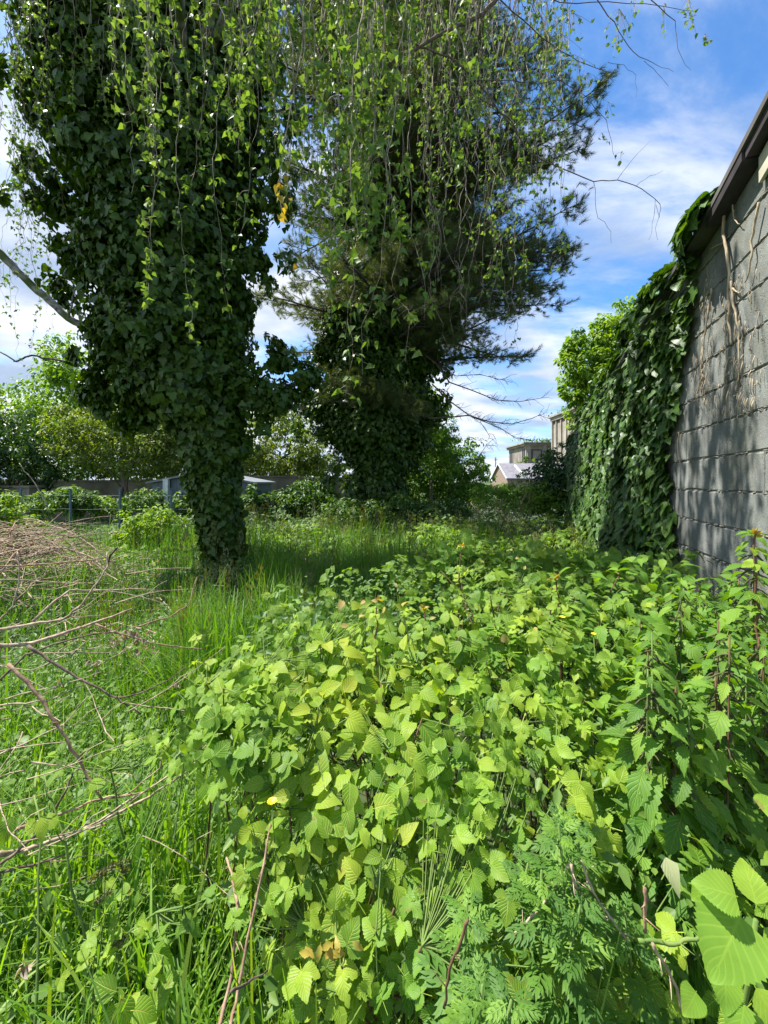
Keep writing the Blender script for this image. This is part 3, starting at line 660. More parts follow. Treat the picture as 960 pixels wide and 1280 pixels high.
# ------------------------------------------------------------------ trees: generic pieces
def clump_cloud(C, rad, per, flat=1.0, outward=None):
    """leaf centres and normals on the shells of many small clumps"""
    K = len(C); d = rdir(K * per); rr = np.repeat(rad, per) * rng.uniform(.55, 1.05, K * per)
    P_ = np.repeat(C, per, 0) + d * rr[:, None] * np.array([1, 1, flat]); return P_, d
def crown(ells, n, leaf, mat, templ, parent, name='crown', clump=.22, tn=(.4, .22), per=34, flowers=None, droop=.5):
    Cs = []; rs = []; vol = np.array([e[3] * e[4] * e[5] for e in ells]) ** .67; cnt = np.maximum(1, (n / per * vol / vol.sum()).astype(int))
    for e, k in zip(ells, cnt):
        d = rdir(k); f = rng.random(k) ** .38; Cs.append(np.array(e[:3]) + d * np.array(e[3:]) * f[:, None]); rs.append(np.full(k, clump * (e[3] + e[5]) / 2) * rng.uniform(.6, 1.25, k))
    C = np.concatenate(Cs); rr = np.concatenate(rs); L_, d = clump_cloud(C, rr, per, .75)
    tC = np.repeat(rng.normal(0, tn[1] * .7, len(C)), per); K = len(L_)
    nr = unit(d + np.array([0, 0, .8]) + rdir(K) * .6); Mx = basis(nr, d * .6 + rdir(K) * .6 + np.array([0, 0, -droop]), rng.uniform(.7, 1.25, K) * leaf)
    tint = np.clip(rng.normal(tn[0], tn[1], K) + tC, 0, 1); ok = L_[:, 2] > .05
    stuff(name, MAT[mat], split_parts(templ, Mx[ok], L_[ok], tint[ok]), parent)
    return C, rr
def limb_pts(a, b, sag=.15, n=7, jit=.03, r=random):
    a = np.array(a, float); b = np.array(b, float); out = []; L_ = np.linalg.norm(b - a)
    for i in range(n + 1):
        t_ = i / n; p = a + (b - a) * t_; p[2] += sag * L_ * sin(pi * t_); p += np.array([r.uniform(-1, 1) for _ in range(3)]) * jit * L_ * (0 < i < n); out.append(p)
    return out
def bg_tree(name, label, cat, base, ells, n, leaf, mat, templ, trunk=.12, group=None, limbs=8, clump=.22, tn=(.4, .2), per=34, seed=1, stems=1):
    r = random.Random(seed); root = empty(name, (base[0], base[1], 0), label, cat, group)
    zc = sum(e[2] for e in ells) / len(ells); C, rr = crown(ells, n, leaf, mat, templ, root, clump=clump, tn=tn, per=per)
    mb = MB(); lm = MB(); tops = []
    for s_ in range(stems):
        bx = base[0] + r.uniform(-.1, .1) * (stems > 1) * 3; top = np.array([ells[0][0] + r.uniform(-.2, .2) * ells[0][3] * (stems > 1) * 2, ells[0][1], ells[0][2]])
        pts = limb_pts((bx, base[1], -.05), top, .02, 8, .02, r); mb.tube(pts, np.linspace(trunk, trunk * .35, len(pts)), 8); tops.append(pts)
    mb.build('trunk', MAT['tree_bark'], root)
    for i in range(limbs):
        pts = r.choice(tops); a = pts[r.randrange(3, len(pts))]; c = C[r.randrange(len(C))]; L_ = limb_pts(a, c, .06, 6, .04, r)
        m2 = MB(); m2.tube(L_, np.linspace(trunk * .4, trunk * .08, len(L_)), 5); m2.build('limb', MAT['tree_bark'], root)
    return root
def scatter_instances(name, mesh, Pt, Dr, Sc, parent, roll=True):
    """one object whose points each carry a copy of mesh, its +Y turned along Dr (geometry nodes)"""
    src = bpy.data.objects.new(name + '_tuft', mesh)
    eul = np.array([tuple((Vector(map(float, d)).to_track_quat('Y', 'Z') @ __import__('mathutils').Quaternion((0, 1, 0), random.uniform(0, 6.28) if roll else random.gauss(0, .3))).to_euler()) for d in Dr])
    me = bpy.data.meshes.new(name); me.vertices.add(len(Pt)); me.vertices.foreach_set('co', Pt.astype(np.float32).ravel())
    a = me.attributes.new('turn', 'FLOAT_VECTOR', 'POINT'); a.data.foreach_set('vector', eul.astype(np.float32).ravel())
    a = me.attributes.new('size', 'FLOAT', 'POINT'); a.data.foreach_set('value', Sc.astype(np.float32))
    me.materials.append(mesh.materials[0]); o = link(name, me, parent); o['kind'] = 'stuff'
    g = bpy.data.node_groups.new(name, 'GeometryNodeTree'); g.interface.new_socket('Geometry', in_out='INPUT', socket_type='NodeSocketGeometry'); g.interface.new_socket('Geometry', in_out='OUTPUT', socket_type='NodeSocketGeometry')
    gi = g.nodes.new('NodeGroupInput'); go = g.nodes.new('NodeGroupOutput'); ip = g.nodes.new('GeometryNodeInstanceOnPoints'); oi = g.nodes.new('GeometryNodeObjectInfo'); oi.inputs['Object'].default_value = src; oi.inputs['As Instance'].default_value = True
    n1 = g.nodes.new('GeometryNodeInputNamedAttribute'); n1.data_type = 'FLOAT_VECTOR'; n1.inputs['Name'].default_value = 'turn'
    n2 = g.nodes.new('GeometryNodeInputNamedAttribute'); n2.data_type = 'FLOAT'; n2.inputs['Name'].default_value = 'size'
    L = g.links.new; L(gi.outputs[0], ip.inputs['Points']); L(oi.outputs['Geometry'], ip.inputs['Instance']); L(n1.outputs[0], ip.inputs['Rotation']); L(n2.outputs[0], ip.inputs['Scale']); L(ip.outputs[0], go.inputs[0])
    m = o.modifiers.new('scatter', 'NODES'); m.node_group = g; return o

def ivy_clump_mesh(seed, n=17, size=.085, rad=.085):
    g = np.random.default_rng(seed); p = g.normal(0, rad, (n, 3)); p[:, 1] = g.uniform(-.6, .8, n) * rad - (p[:, 0] ** 2 + p[:, 2] ** 2) * 2.0
    nr = np.tile([0, 1., .35], (n, 1)) + g.normal(0, .5, (n, 3)) + p * 4 * [1, 0, 1]; tip = g.normal(0, .6, (n, 3)) + [0, .2, -1.1]
    return merge_mesh('ivy_clump', MAT['ivy'], split_parts(IVY, basis(nr, tip, g.uniform(.7, 1.25, n) * size), p, np.clip(g.normal(.38, .24, n), 0, 1)))

# ------------------------------------------------------------------ the ivy-clad birch on the left
BX, BY = -2.27, 5.6
def build_birch():
    r = random.Random(21)
    root = empty('birch_tree', (BX, BY, 0), 'leaning birch wrapped in dark ivy at the left, its leafy twigs hanging down from above', 'tree')
    prof = [(745, 268, 304), (720, 264, 303), (690, 258, 303), (650, 250, 302), (615, 240, 302), (575, 232, 305), (548, 222, 308), (528, 200, 312), (510, 168, 314), (492, 140, 316), (465, 122, 320), (435, 118, 324), (400, 112, 326), (350, 100, 326), (300, 92, 330), (200, 60, 344), (100, 36, 350), (0, 28, 352), (-120, 34, 346), (-260, 90, 320)]
    pz = np.array([EYE - (p[0] - HY) / F * BY for p in prof]); cx = np.array([((p[1] + p[2]) / 2 - CX) / F * BY for p in prof]); hw = np.array([(p[2] - p[1]) / 2 / F * BY for p in prof])
    o_ = np.argsort(pz); pz, cx, hw = pz[o_], cx[o_], hw[o_]
    zt = np.linspace(-.05, 10.5, 26); tr = MB(); pts = [(float(np.interp(z, pz, cx)) + .04 * sin(z * 2), BY, z) for z in zt]
    tr.tube(pts, np.interp(zt, [0, 1, 10.5], [.21, .17, .08]), 12); tr.build('trunk', MAT['birch_bark'], root)
    iv = MB()
    for i in range(14):
        a0 = r.uniform(0, 6.28); z = 0; q = []
        while z < 7:
            a0 += r.uniform(-.2, .2); rad = float(np.interp(z, [0, 1, 10.5], [.23, .19, .1])); q.append((float(np.interp(z, pz, cx)) + .04 * sin(z * 2) + rad * cos(a0), BY + rad * sin(a0), z)); z += .3
        iv.tube(q, np.linspace(.03, .012, len(q)), 5)
    tag(iv.build('ivy_stems', MAT['tree_bark'], root), kind='stuff')
    # ivy clumps
    Cs = []; rs = []
    zz = 0.02
    while zz < 9.4:
        c = float(np.interp(zz, pz, cx)); w = float(np.interp(zz, pz, hw)); dp = min(w, .45 + .45 * w) ; rad0 = min(.30, .12 + w * .16)
        k = max(14 if zz < 1.8 else 5, int(2.2 * w * dp / (rad0 * rad0) * .75) + int(3 * w))
        for i in range(k):
            a = r.uniform(0, 2 * pi); f = r.random() ** .42; rad = rad0 * r.uniform(.6, 1.25)
            Cs.append((c + cos(a) * (w - rad * .95) * f * r.uniform(.82, 1.12), BY + sin(a) * (dp - rad * .9) * f, zz + r.uniform(-.12, .12))); rs.append(rad * .95)
        zz += rad0 * .62
    # ragged outer sprays
    for (px, py, k, sp) in ((90, 330, 8, .25), (150, 470, 7, .25), (345, 440, 4, .14), (348, 330, 4, .14), (60, 190, 6, .22), (362, 150, 4, .2), (140, 420, 6, .2), (320, 500, 7, .2), (375, 470, 4, .1), (350, 490, 5, .1), (48, 110, 5, .25), (120, 490, 6, .12), (165, 520, 4, .08), (48, 240, 5, .25), (300, 540, 5, .1), (345, 250, 4, .18)):
        for i in range(k): Cs.append(P(px, py, BY - .2) + np.array([r.gauss(0, sp), r.gauss(0, sp * .6), r.gauss(0, sp)])); rs.append(r.uniform(.07, .15))
    C = np.array(Cs); rr = np.array(rs); per = np.maximum(30, (rr * rr * 470).astype(int))
    idx = np.repeat(np.arange(len(C)), per); d = rdir(len(idx)); L_ = C[idx] + d * (rr[idx] * rng.uniform(.6, 1.05, len(idx)))[:, None]
    K = len(L_); s = rng.uniform(.07, .13, K); tC = rng.normal(0, .10, len(C))[idx]
    out = L_ - np.stack([np.interp(L_[:, 2], pz, cx), np.full(K, BY), L_[:, 2]], -1)
    Mx = ivy_frames(L_, unit(d * .6 + unit(out)), s, 1.0, .6); tn = np.clip(rng.normal(.33, .2, K) + tC, 0, 1)
    front = (L_[:, 1] < BY - .05) & (out[:, 1] < -.1); score = s / L_[:, 1] * front * (rng.random(K) * .4 + .6) * (L_[:, 2] > .5) * (L_[:, 2] < 7)
    o2 = np.argsort(-score); big = o2[:300]; hi = o2[300:4500]; lo = o2[4500:]; lo = lo[rng.permutation(len(lo))][:int(len(lo) * .26)]
    leaf_objs('ivy_leaf', V_IVYT, Mx[big], L_[big], root)
    stuff('ivy_leaves', MAT['ivy'], split_parts(IVY, Mx[hi], L_[hi], tn[hi]), root)
    dr = unit(unit(out) + d * .7); dr[:, 2] *= .4
    for q in range(3): sel = lo[q::3]; scatter_instances('ivy_sprays', ivy_clump_mesh(q, 17, .078, .085), L_[sel], dr[sel], rng.uniform(.75, 1.3, len(sel)), root, False)
    print('birch ivy leaves', K)
    # limbs
    def limb(pts, r0, r1, sides=8, mat='birch_bark'):
        p = []
        for a, b in zip(pts[:-1], pts[1:]):
            a = np.array(a, float); b = np.array(b, float)
            for k in range(3): p.append(a + (b - a) * k / 3 + np.array([r.gauss(0, .006) for _ in range(3)]) * (k > 0))
        p.append(np.array(pts[-1], float)); mb = MB(); mb.tube(p, np.linspace(r0, r1, len(p)), sides); return mb.build('limb', MAT[mat], root)
    limb([P(150, 424, 5.3), P(130, 418, 5.2), P(104, 407, 5.2), P(86, 398, 5.15), P(62, 376, 5.1), P(40, 357, 5.1), P(22, 340, 5.0), P(0, 316, 4.9), P(-50, 280, 4.8), P(-120, 230, 4.7)], .045, .05)
    limb([P(85, 396, 5.1), P(95, 360, 5.3), P(80, 340, 5.3)], .014, .006, 5)
    limb([P(80, 452, 5.2), P(60, 448, 5.3), P(40, 444, 5.3), P(20, 452, 5.2), P(0, 440, 5.2)], .016, .01, 5, 'pine_bark')
    limb([P(300, 500, 5.6), P(330, 495, 5.8), P(360, 484, 6.0), P(392, 468, 6.3)], .05, .035, 8, 'pine_bark')
    tops = {}
    T0 = np.array([BX - .6, BY, 6.9])
    for nm, pth in {'a': [(-1.9, 4.4, 7.4), (-1.1, 3.4, 7.2), (-.4, 2.9, 6.3), (.2, 2.6, 5.9)], 'b': [(-2.3, 4.3, 7.2), (-1.9, 3.4, 6.8), (-1.5, 2.7, 6.1)],
                    'c': [(-1.2, 5.0, 8.6), (0.3, 4.6, 8.4), (1.2, 4.3, 7.7), (2.0, 4.0, 6.9)], 'd': [(-3.6, 5.6, 9.3), (-4.8, 5.6, 9.4), (-5.9, 5.7, 9.0)],
                    'e': [(-1.6, 5.2, 9.4), (-.6, 5.0, 9.6), (.6, 4.9, 9.0), (1.5, 4.8, 8.3)], 'f': [(-1.0, 3.9, 7.9), (.2, 3.2, 7.0), (1.1, 3.0, 6.3), (1.9, 3.1, 5.9)], 'g': [(-3.2, 4.6, 7.8), (-3.6, 4.0, 7.7), (-3.9, 3.9, 7.4)]}.items():
        o = limb([T0] + pth, .07, .02); pts_ = [np.array(q, float) for q in [tuple(T0)] + pth]; tops[nm] = np.concatenate([[a + (b - a) * t_ for t_ in np.linspace(0, 1, 8)] for a, b in zip(pts_[:-1], pts_[1:])])
    alltop = np.concatenate(list(tops.values()))
    # hanging twigs
    def spray(L_, dirs, size, tn0=.4):
        """birch leaves at points"""
        K = len(L_); n_ = unit(rdir(K) + np.array([0, -.5, .5])); tip = dirs + rdir(K) * .6 + np.array([0, 0, -1.1]); return basis(n_, tip, size), np.clip(rng.normal(tn0, .22, K), 0, 1)
    def strand(px, depth, py0, py1, dens=1.0, size=.042, tn0=.45, yellow=False, wob=.02):
        a = P(px, py0, depth); b = P(px + r.gauss(0, 6), py1, depth); n_ = max(6, int((a[2] - b[2]) / .11)); mb = MB(); pts = []
        ox = oy = 0.0; sw = r.uniform(0, .022); ph = r.uniform(0, 6.28)
        for i in range(n_ + 1):
            t_ = i / n_; ox += r.gauss(0, wob) + sw * cos(i * .35 + ph); oy += r.gauss(0, wob); ox *= .95; oy *= .93
            pts.append(a + (b - a) * t_ + np.array([ox, oy, 0]))
        near = alltop[np.argmin(np.linalg.norm((alltop - pts[0]) * [1, 1, .5], axis=1))]
        link_ = limb_pts(near, pts[0], .12, 5, .03, r)
        mb.tube(link_[:-1] + pts, np.linspace(.006, .0011, len(link_) - 1 + len(pts)), 4, False)
        Lf = []; dr = []; start = 1
        for i in range(start, n_ + 1):
            t_ = i / n_
            for rep in range(2):
                if r.random() < .70 * dens * (.5 + .5 * t_) * (.45 + .9 * (sin(i * .8 + ph) > -.2)):
                    p = pts[i] + (pts[i - 1] - pts[i]) * r.random(); ang = r.uniform(0, 6.28); ln = r.uniform(.02, .10)
                    q = p + np.array([cos(ang) * ln, sin(ang) * ln, -ln * r.uniform(.2, .9)]); mb.tube([p, q], [.0013, .0009], 3, False)
                    for k in range(r.choice((2, 2, 3, 3))): Lf.append(q + np.array([r.gauss(0, .008) for _ in range(3)])); dr.append((cos(ang + k * 2), sin(ang + k * 2), 0))
        # side twigs
        for k in range(r.choice((0, 1, 1, 2))):
            i = r.randrange(1, n_); ang = r.uniform(0, 6.28); p = pts[i]; q = [p]
            m_ = r.randrange(3, 8)
            for j in range(m_):
                q.append(q[-1] + np.array([cos(ang) * .05 * max(0, 1 - j * .35), sin(ang) * .05 * max(0, 1 - j * .35), .0 - .085 * min(1, .2 + j * .3)]))
                if j > 0 and r.random() < .8 * dens: Lf += [q[-1] + np.array([r.gauss(0, .012) for _ in range(3)]) for _ in range(2)]; dr += [(cos(ang), sin(ang), 0), (-cos(ang), sin(ang), 0)]
            mb.tube(q, np.linspace(.0022, .001, len(q)), 3, False)
        o = mb.build('hanging_twig', MAT['twig'], root)
        if Lf:
            Lf = np.array(Lf); Mx, tn = spray(Lf, np.array(dr, float), rng.uniform(.75, 1.3, len(Lf)) * size, tn0)
            stuff('leaves', MAT['yellow' if yellow else 'birch'], split_parts(BIR, Mx, Lf, tn), o)
    r2 = random.Random(77)
    for (px, dp, y0, y1) in ((460, 2.3, -130, 492), (476, 2.6, -130, 470), (490, 2.5, -130, 450), (503, 2.7, -130, 400), (388, 2.9, -130, 395), (392, 3.0, -130, 360), (368, 2.7, -120, 300), (418, 2.5, -140, 330),
                             (180, 3.1, -120, 392), (186, 3.2, -120, 330), (225, 3.2, -120, 425), (278, 3.3, -120, 395), (290, 3.1, -120, 300), (238, 3.2, -120, 250), (150, 3.3, -120, 230), (310, 2.8, -120, 210), (345, 2.9, -120, 190)):
        strand(px, dp, y0, y1, 1.2, .054)
    strand(365, 2.75, 180, 285, 1.0, .05, .6, True)
    for i in range(52):     # thick curtain in the middle
        px = r2.gauss(440, 62); strand(px, r2.uniform(2.5, 4.2), -140, r2.uniform(120, 330) if abs(px - 440) < 90 else r2.uniform(60, 220), 1.15, .053, .5)
    for i in range(34): px = r2.uniform(150, 360); strand(px, r2.uniform(2.8, 4.4), -140, r2.uniform(30, 230), 1.0, .052, .5)
    for i in range(30): px = r2.uniform(28, 150); strand(px, r2.uniform(4.2, 5.0), -100, r2.uniform(20, 190), 1.1, .044, .45)
    for i in range(30): px = r2.uniform(-20, 62); strand(px, r2.uniform(4.8, 6.2), -60, r2.uniform(220, 470), .75, .042, .25, wob=.03)
    for i in range(56): px = r2.uniform(515, 712); strand(px, r2.uniform(3.6, 5.4), -100 + max(0, px - 560) * .5, r2.uniform(110, 400) - max(0, px - 640) * 1.2, 1.0, .042, .42, wob=.025)
    for i in range(14): px = r2.uniform(520, 640); strand(px, r2.uniform(3.5, 5.0), 60, r2.uniform(380, 480), .35, .04, .4, wob=.035)
    # branches over the pine and against the sky, traced
    D = 3.6
    def br(px, r0, r1, dz=0): return limb([P(x, y, D + dz) for x, y in px], r0, r1, 5, 'dead_dark')
    br([(470, 86), (510, 66), (540, 49), (555, 41), (596, 22), (619, 2), (640, -30)], .012, .02)
    br([(480, 30), (520, 55), (540, 64), (570, 77), (596, 101), (612, 120), (645, 165), (664, 191), (701, 210), (742, 227), (772, 225), (802, 236), (825, 255), (824, 272)], .010, .002)
    br([(560, 122), (590, 118), (620, 134), (640, 152), (648, 170)], .006, .005)
    br([(742, 227), (745, 262), (760, 285), (764, 304)], .0025, .001); br([(772, 224), (790, 200), (812, 177)], .0025, .001); br([(795, 233), (812, 220), (829, 213)], .002, .001)
    br([(819, 250), (815, 280), (811, 300)], .002, .001); br([(820, 256), (822, 300)], .002, .001)
    br([(600, -20), (630, 4), (664, 34), (701, 64), (735, 81), (767, 92)], .007, .002)
    br([(760, 78), (780, 81), (795, 94), (795, 122)], .002, .001); br([(735, -20), (760, 20), (780, 49), (799, 71), (822, 82), (842, 90)], .005, .001); br([(805, 76), (822, 92), (836, 108)], .002, .001)
    br([(790, -20), (814, 0), (844, 26), (847, 60), (864, 88)], .005, .001); br([(650, -10), (700, 3), (760, 2), (830, 8), (870, 14)], .005, .0015)
    br([(672, 105), (700, 100), (735, 122), (758, 150), (766, 190), (770, 200)], .004, .001); br([(596, 101), (640, 100), (672, 105), (700, 140)], .004, .003)
    for (px, py, k, sp) in ((704, 60, 9, 10), (722, 90, 14, 12), (716, 35, 10, 12), (735, 105, 10, 9), (728, 130, 7, 9), (774, 30, 12, 12), (772, 55, 8, 8), (790, 12, 8, 14), (860, 12, 14, 9), (864, 28, 8, 6), (882, 50, 8, 5), (760, 140, 6, 8), (752, 175, 5, 6),
                            (776, 200, 4, 6), (690, 75, 8, 12), (650, 55, 10, 14), (830, 20, 6, 10)):
        Lf = np.array([P(px + r.gauss(0, sp * .7), py + r.gauss(0, sp), D + r.gauss(0, .05)) for _ in range(int(k * 1.3))]); Mx, tn = spray(Lf, rdir(len(Lf)), rng.uniform(.03, .05, len(Lf)), .5)
        mb = MB(); c0 = P(px, py - sp * 1.6, D)
        for q in Lf: mb.tube([c0, (c0 + q) / 2 + [0, 0, .008], q], .0011, 3, False)
        o = mb.build('leafy_twig', MAT['twig'], root); stuff('leaves', MAT['birch'], split_parts(BIR, Mx, Lf, tn), o)
build_birch()

# ------------------------------------------------------------------ the pine in the middle
def build_pine():
    r = random.Random(5); X0, Y0 = -.12, 11.0
    root = empty('pine_tree', (X0, Y0, 0), 'tall dark pine in the middle, its trunk wrapped in ivy, bare lower branches reaching right', 'tree')
    k_ = Y0 / F; mb = MB(); zt = np.linspace(-.05, 19, 24); pts = [(X0 + .15 * sin(z * .35), Y0, z) for z in zt]; mb.tube(pts, np.interp(zt, [0, 1.5, 19], [.34, .27, .07]), 12); mb.build('trunk', MAT['pine_bark'], root)
    Tp = []; Td = []; ns = 0
    def sub(p, d, L_, lv, lm, dead=False):
        n_ = max(3, int(L_ / .22)); q = [p]; dd = d.copy()
        for i in range(n_):
            dd = unit(dd + np.array([r.gauss(0, .12), r.gauss(0, .12), r.gauss(.03 if not dead else -.02, .08)])); q.append(q[-1] + dd * L_ / n_)
        lm.tube(q, np.linspace(.008 + .012 * L_, .004, len(q)), 4, False)
        for i in range(1, n_ + 1):
            if dead: continue
            for s in range(2 if lv else 3):
                if r.random() < .85:
                    e = unit(dd + np.array([r.gauss(0, .8), r.gauss(0, .8), r.gauss(.25, .5)])); t_ = q[i] + e * r.uniform(.03, .16); Tp.append(t_); Td.append(e)
        return q
    def primary(z, az, L_, up=.12, dead=False, dens=1.0):
        a = np.array([X0 + .15 * sin(z * .35), Y0, z]); d = np.array([sin(az), -cos(az), up]); lm = MB(); n_ = max(5, int(L_ / .4)); q = [a]; dd = unit(d)
        for i in range(n_):
            dd = unit(dd + np.array([r.gauss(0, .06), r.gauss(0, .06), r.gauss(.0, .05)])); q.append(q[-1] + dd * L_ / n_)
        lm.tube(q, np.linspace(.03 + .008 * L_, .01, len(q)), 6)
        for i in range(2, n_ + 1):
            for s in (-1, 1):
                if r.random() > dens: continue
                side = unit(np.cross(dd, [0, 0, 1])) * s + dd * .9 + np.array([0, 0, r.uniform(-.25, .35)]); l2 = (.35 + .32 * (1 - i / n_) * L_) * r.uniform(.6, 1.1); l2 = min(l2, 1.5)
                q2 = sub(q[i], unit(side), l2, 1, lm, dead)
                if l2 > .7:
                    for j in range(1, len(q2) - 1):
                        if r.random() < .6: sub(q2[j], unit(side + np.array([r.gauss(0, .8), r.gauss(0, .8), r.gauss(0, .3)])), l2 * .45, 2, lm, dead)
        sub(q[-1], dd, .4, 1, lm, dead); lm.build('limb', MAT['pine_bark'], root)
    z = 5.4
    while z < 18.5:
        for j in range(4 if z < 15 else 3):
            az = r.uniform(-pi, pi); L_ = float(np.interp(z, [5.4, 7, 10, 13, 16, 19], [3.3, 4.3, 4.7, 4.3, 3.2, 1.2])) * r.uniform(.72, 1.05)
            if sin(az) > .3: L_ *= 1.18
            if sin(az) < -.3: L_ *= .85
            primary(z + r.uniform(-.2, .2), az, L_, r.uniform(-.02, .2))
        z += .52
    for (z, az, L_, up) in ((5.0, 1.45, 3.7, .10), (5.6, 1.2, 3.9, .14), (6.3, 1.5, 4.6, .1), (7.2, 1.35, 4.9, .1), (8.6, 1.5, 5.3, .16), (9.6, 1.4, 5.2, .12), (10.6, 1.6, 5.0, .12), (5.3, -1.5, 2.8, .0), (6.2, -1.3, 3.2, .05), (4.9, 1.0, 3.4, .16), (5.8, 1.75, 4.3, .12), (6.8, 1.15, 4.7, .1), (7.8, 1.6, 5.0, .1), (9.0, 1.2, 5.2, .12), (10.2, 1.8, 5.0, .1), (11.4, 1.4, 5.0, .14), (12.4, 1.6, 4.6, .1)): primary(z, az, L_, up)
    # olive tufted bough in front of the trunk
    lm = MB(); q = [P(505, 470, 10.6), P(470, 492, 10.0), P(440, 505, 9.7), P(410, 500, 9.5)]; lm.tube(q, [.03, .025, .02, .01], 5); q2 = [P(470, 492, 10), P(510, 515, 9.8), P(535, 530, 9.7)]; lm.tube(q2, [.02, .015, .008], 5)
    lm.build('limb', MAT['pine_bark'], root)
    for i in range(230):
        t_ = r.random(); px = 400 + 140 * t_; py = 478 + 42 * t_ + r.gauss(0, 11) - 10 * sin(t_ * 3); Tp.append(P(px, py, 9.7 + r.gauss(0, .18))); Td.append(unit(np.array([r.gauss(.3, .6), -.3, r.gauss(-.2, .5)])))
    # dead lower branches
    dl = MB()
    def dead(px, r0, kids, dep=10.2):
        q = [P(x, y, dep + .03 * i) for i, (x, y) in enumerate(px)]; dl.tube(q, np.linspace(r0, .006, len(q)), 5)
        for i in range(kids):
            t_ = r.random(); j = int(t_ * (len(q) - 1)); p = q[j] + (q[j + 1] - q[j]) * (t_ * (len(q) - 1) - j); m = r.choice((-1, 1)); c = [p]; vx = r.uniform(.02, .07); vz = r.uniform(.0, .05) * m
            for s in range(r.randrange(4, 10)): vz += -.012 * m * r.random() + r.gauss(0, .008); c.append(c[-1] + np.array([vx, r.gauss(0, .02), vz])); vx *= .97
            dl.tube(c, np.linspace(.007, .003, len(c)), 3, False)
            if len(c) > 5:
                for w_ in range(2):
                    b = c[r.randrange(1, 4)]; dl.tube([b, b + np.array([.05, .02, -.05 * m]), b + np.array([.08 + r.random() * .05, .02, -.14 * m])], .003, 3, False)
    dead([(515, 430), (545, 455), (562, 478), (590, 488), (620, 500), (650, 502), (680, 497)], .026, 26)
    dead([(510, 515), (540, 523), (570, 521), (586, 519), (610, 527), (640, 530), (665, 523), (676, 518)], .026, 30)
    dead([(540, 480), (560, 500), (586, 519), (600, 525), (625, 535), (645, 548), (668, 551)], .02, 26)
    dead([(545, 455), (570, 470), (600, 468), (640, 478)], .012, 16); dead([(600, 527), (612, 545), (606, 560), (600, 568)], .008, 8); dead([(400, 455), (375, 480), (352, 488)], .02, 8); dead([(400, 480), (370, 512), (350, 515)], .02, 12)
    tag(dl.build('dead_branches', MAT['dead_dark'], root), kind='stuff')
    Tp = np.array(Tp); Td = np.array(Td); K = len(Tp); print('pine tufts', K)
    if K > 17000:
        keep = rng.permutation(K)[:17000]; Tp = Tp[keep]; Td = Td[keep]; K = len(Tp)
    # fill in between: two more tufts near each one
    up_ = Tp[:, 2] > 7.0; Tp = np.concatenate([Tp, Tp + rng.normal(0, .08, Tp.shape), Tp[up_] + rng.normal(0, .14, (up_.sum(), 3))]); Td = np.concatenate([Td, unit(Td + rdir(K) * .6), unit(Td[up_] + rdir(up_.sum()) * .7)])
    scatter_instances('needles', merge_mesh('needle_tuft', MAT['pine'], [(tuft_t(5, 44, .020), np.eye(3)[None], np.zeros((1, 3)), np.array([.38]))]), Tp, Td, rng.uniform(.11, .19, len(Tp)), root)
    # ivy sleeve
    prof = [(650, 442, 508), (600, 438, 512), (570, 428, 524), (545, 412, 536), (520, 402, 540), (480, 384, 552), (440, 392, 560), (400, 410, 552), (330, 425, 545), (260, 432, 530), (160, 440, 525), (60, 445, 515)]
    pz = np.array([EYE - (p[0] - HY) * k_ for p in prof]); cx = np.array([((p[1] + p[2]) / 2 - CX) * k_ for p in prof]); hw = np.array([(p[2] - p[1]) / 2 * k_ for p in prof]); C = []; rr = []; z = .2
    while z < pz[-1]:
        w = float(np.interp(z, pz, hw)) * (1 + .16 * sin(z * 2.3) + .12 * sin(z * 5.1 + 1)); c = float(np.interp(z, pz, cx)) + .12 * sin(z * 3.1); k = int(9 + w * 22)
        for i in range(k):
            a = r.uniform(0, 6.28); f = r.random() ** .3; rad = r.uniform(.16, .34); C.append((c + cos(a) * (w - .1) * f, Y0 + sin(a) * min(w, 1.1) * f * .9, z + r.uniform(-.15, .15))); rr.append(rad)
        z += .27
    for (px, py, k) in ((395, 500, 4), (388, 540, 4), (545, 450, 4), (550, 520, 3), (405, 455, 4), (420, 590, 3), (530, 585, 3), (540, 400, 4), (415, 420, 3), (440, 560, 3), (372, 520, 3)):
        for i in range(k): C.append(P(px, py, Y0 - .2) + np.array([r.gauss(0, .22), r.gauss(0, .2), r.gauss(0, .22)])); rr.append(r.uniform(.10, .22))
    L_, d = clump_cloud(np.array(C), np.array(rr), 5); K = len(L_); out = L_ - np.array([X0, Y0, 0]); out[:, 2] = 0
    dr = unit(unit(out) + d * .7); dr[:, 2] *= .4
    for q in range(2): scatter_instances('ivy_sprays', ivy_clump_mesh(9 + q, 17, .10, .12), L_[q::2], dr[q::2], rng.uniform(.75, 1.3, len(L_[q::2])), root, False)
build_pine()
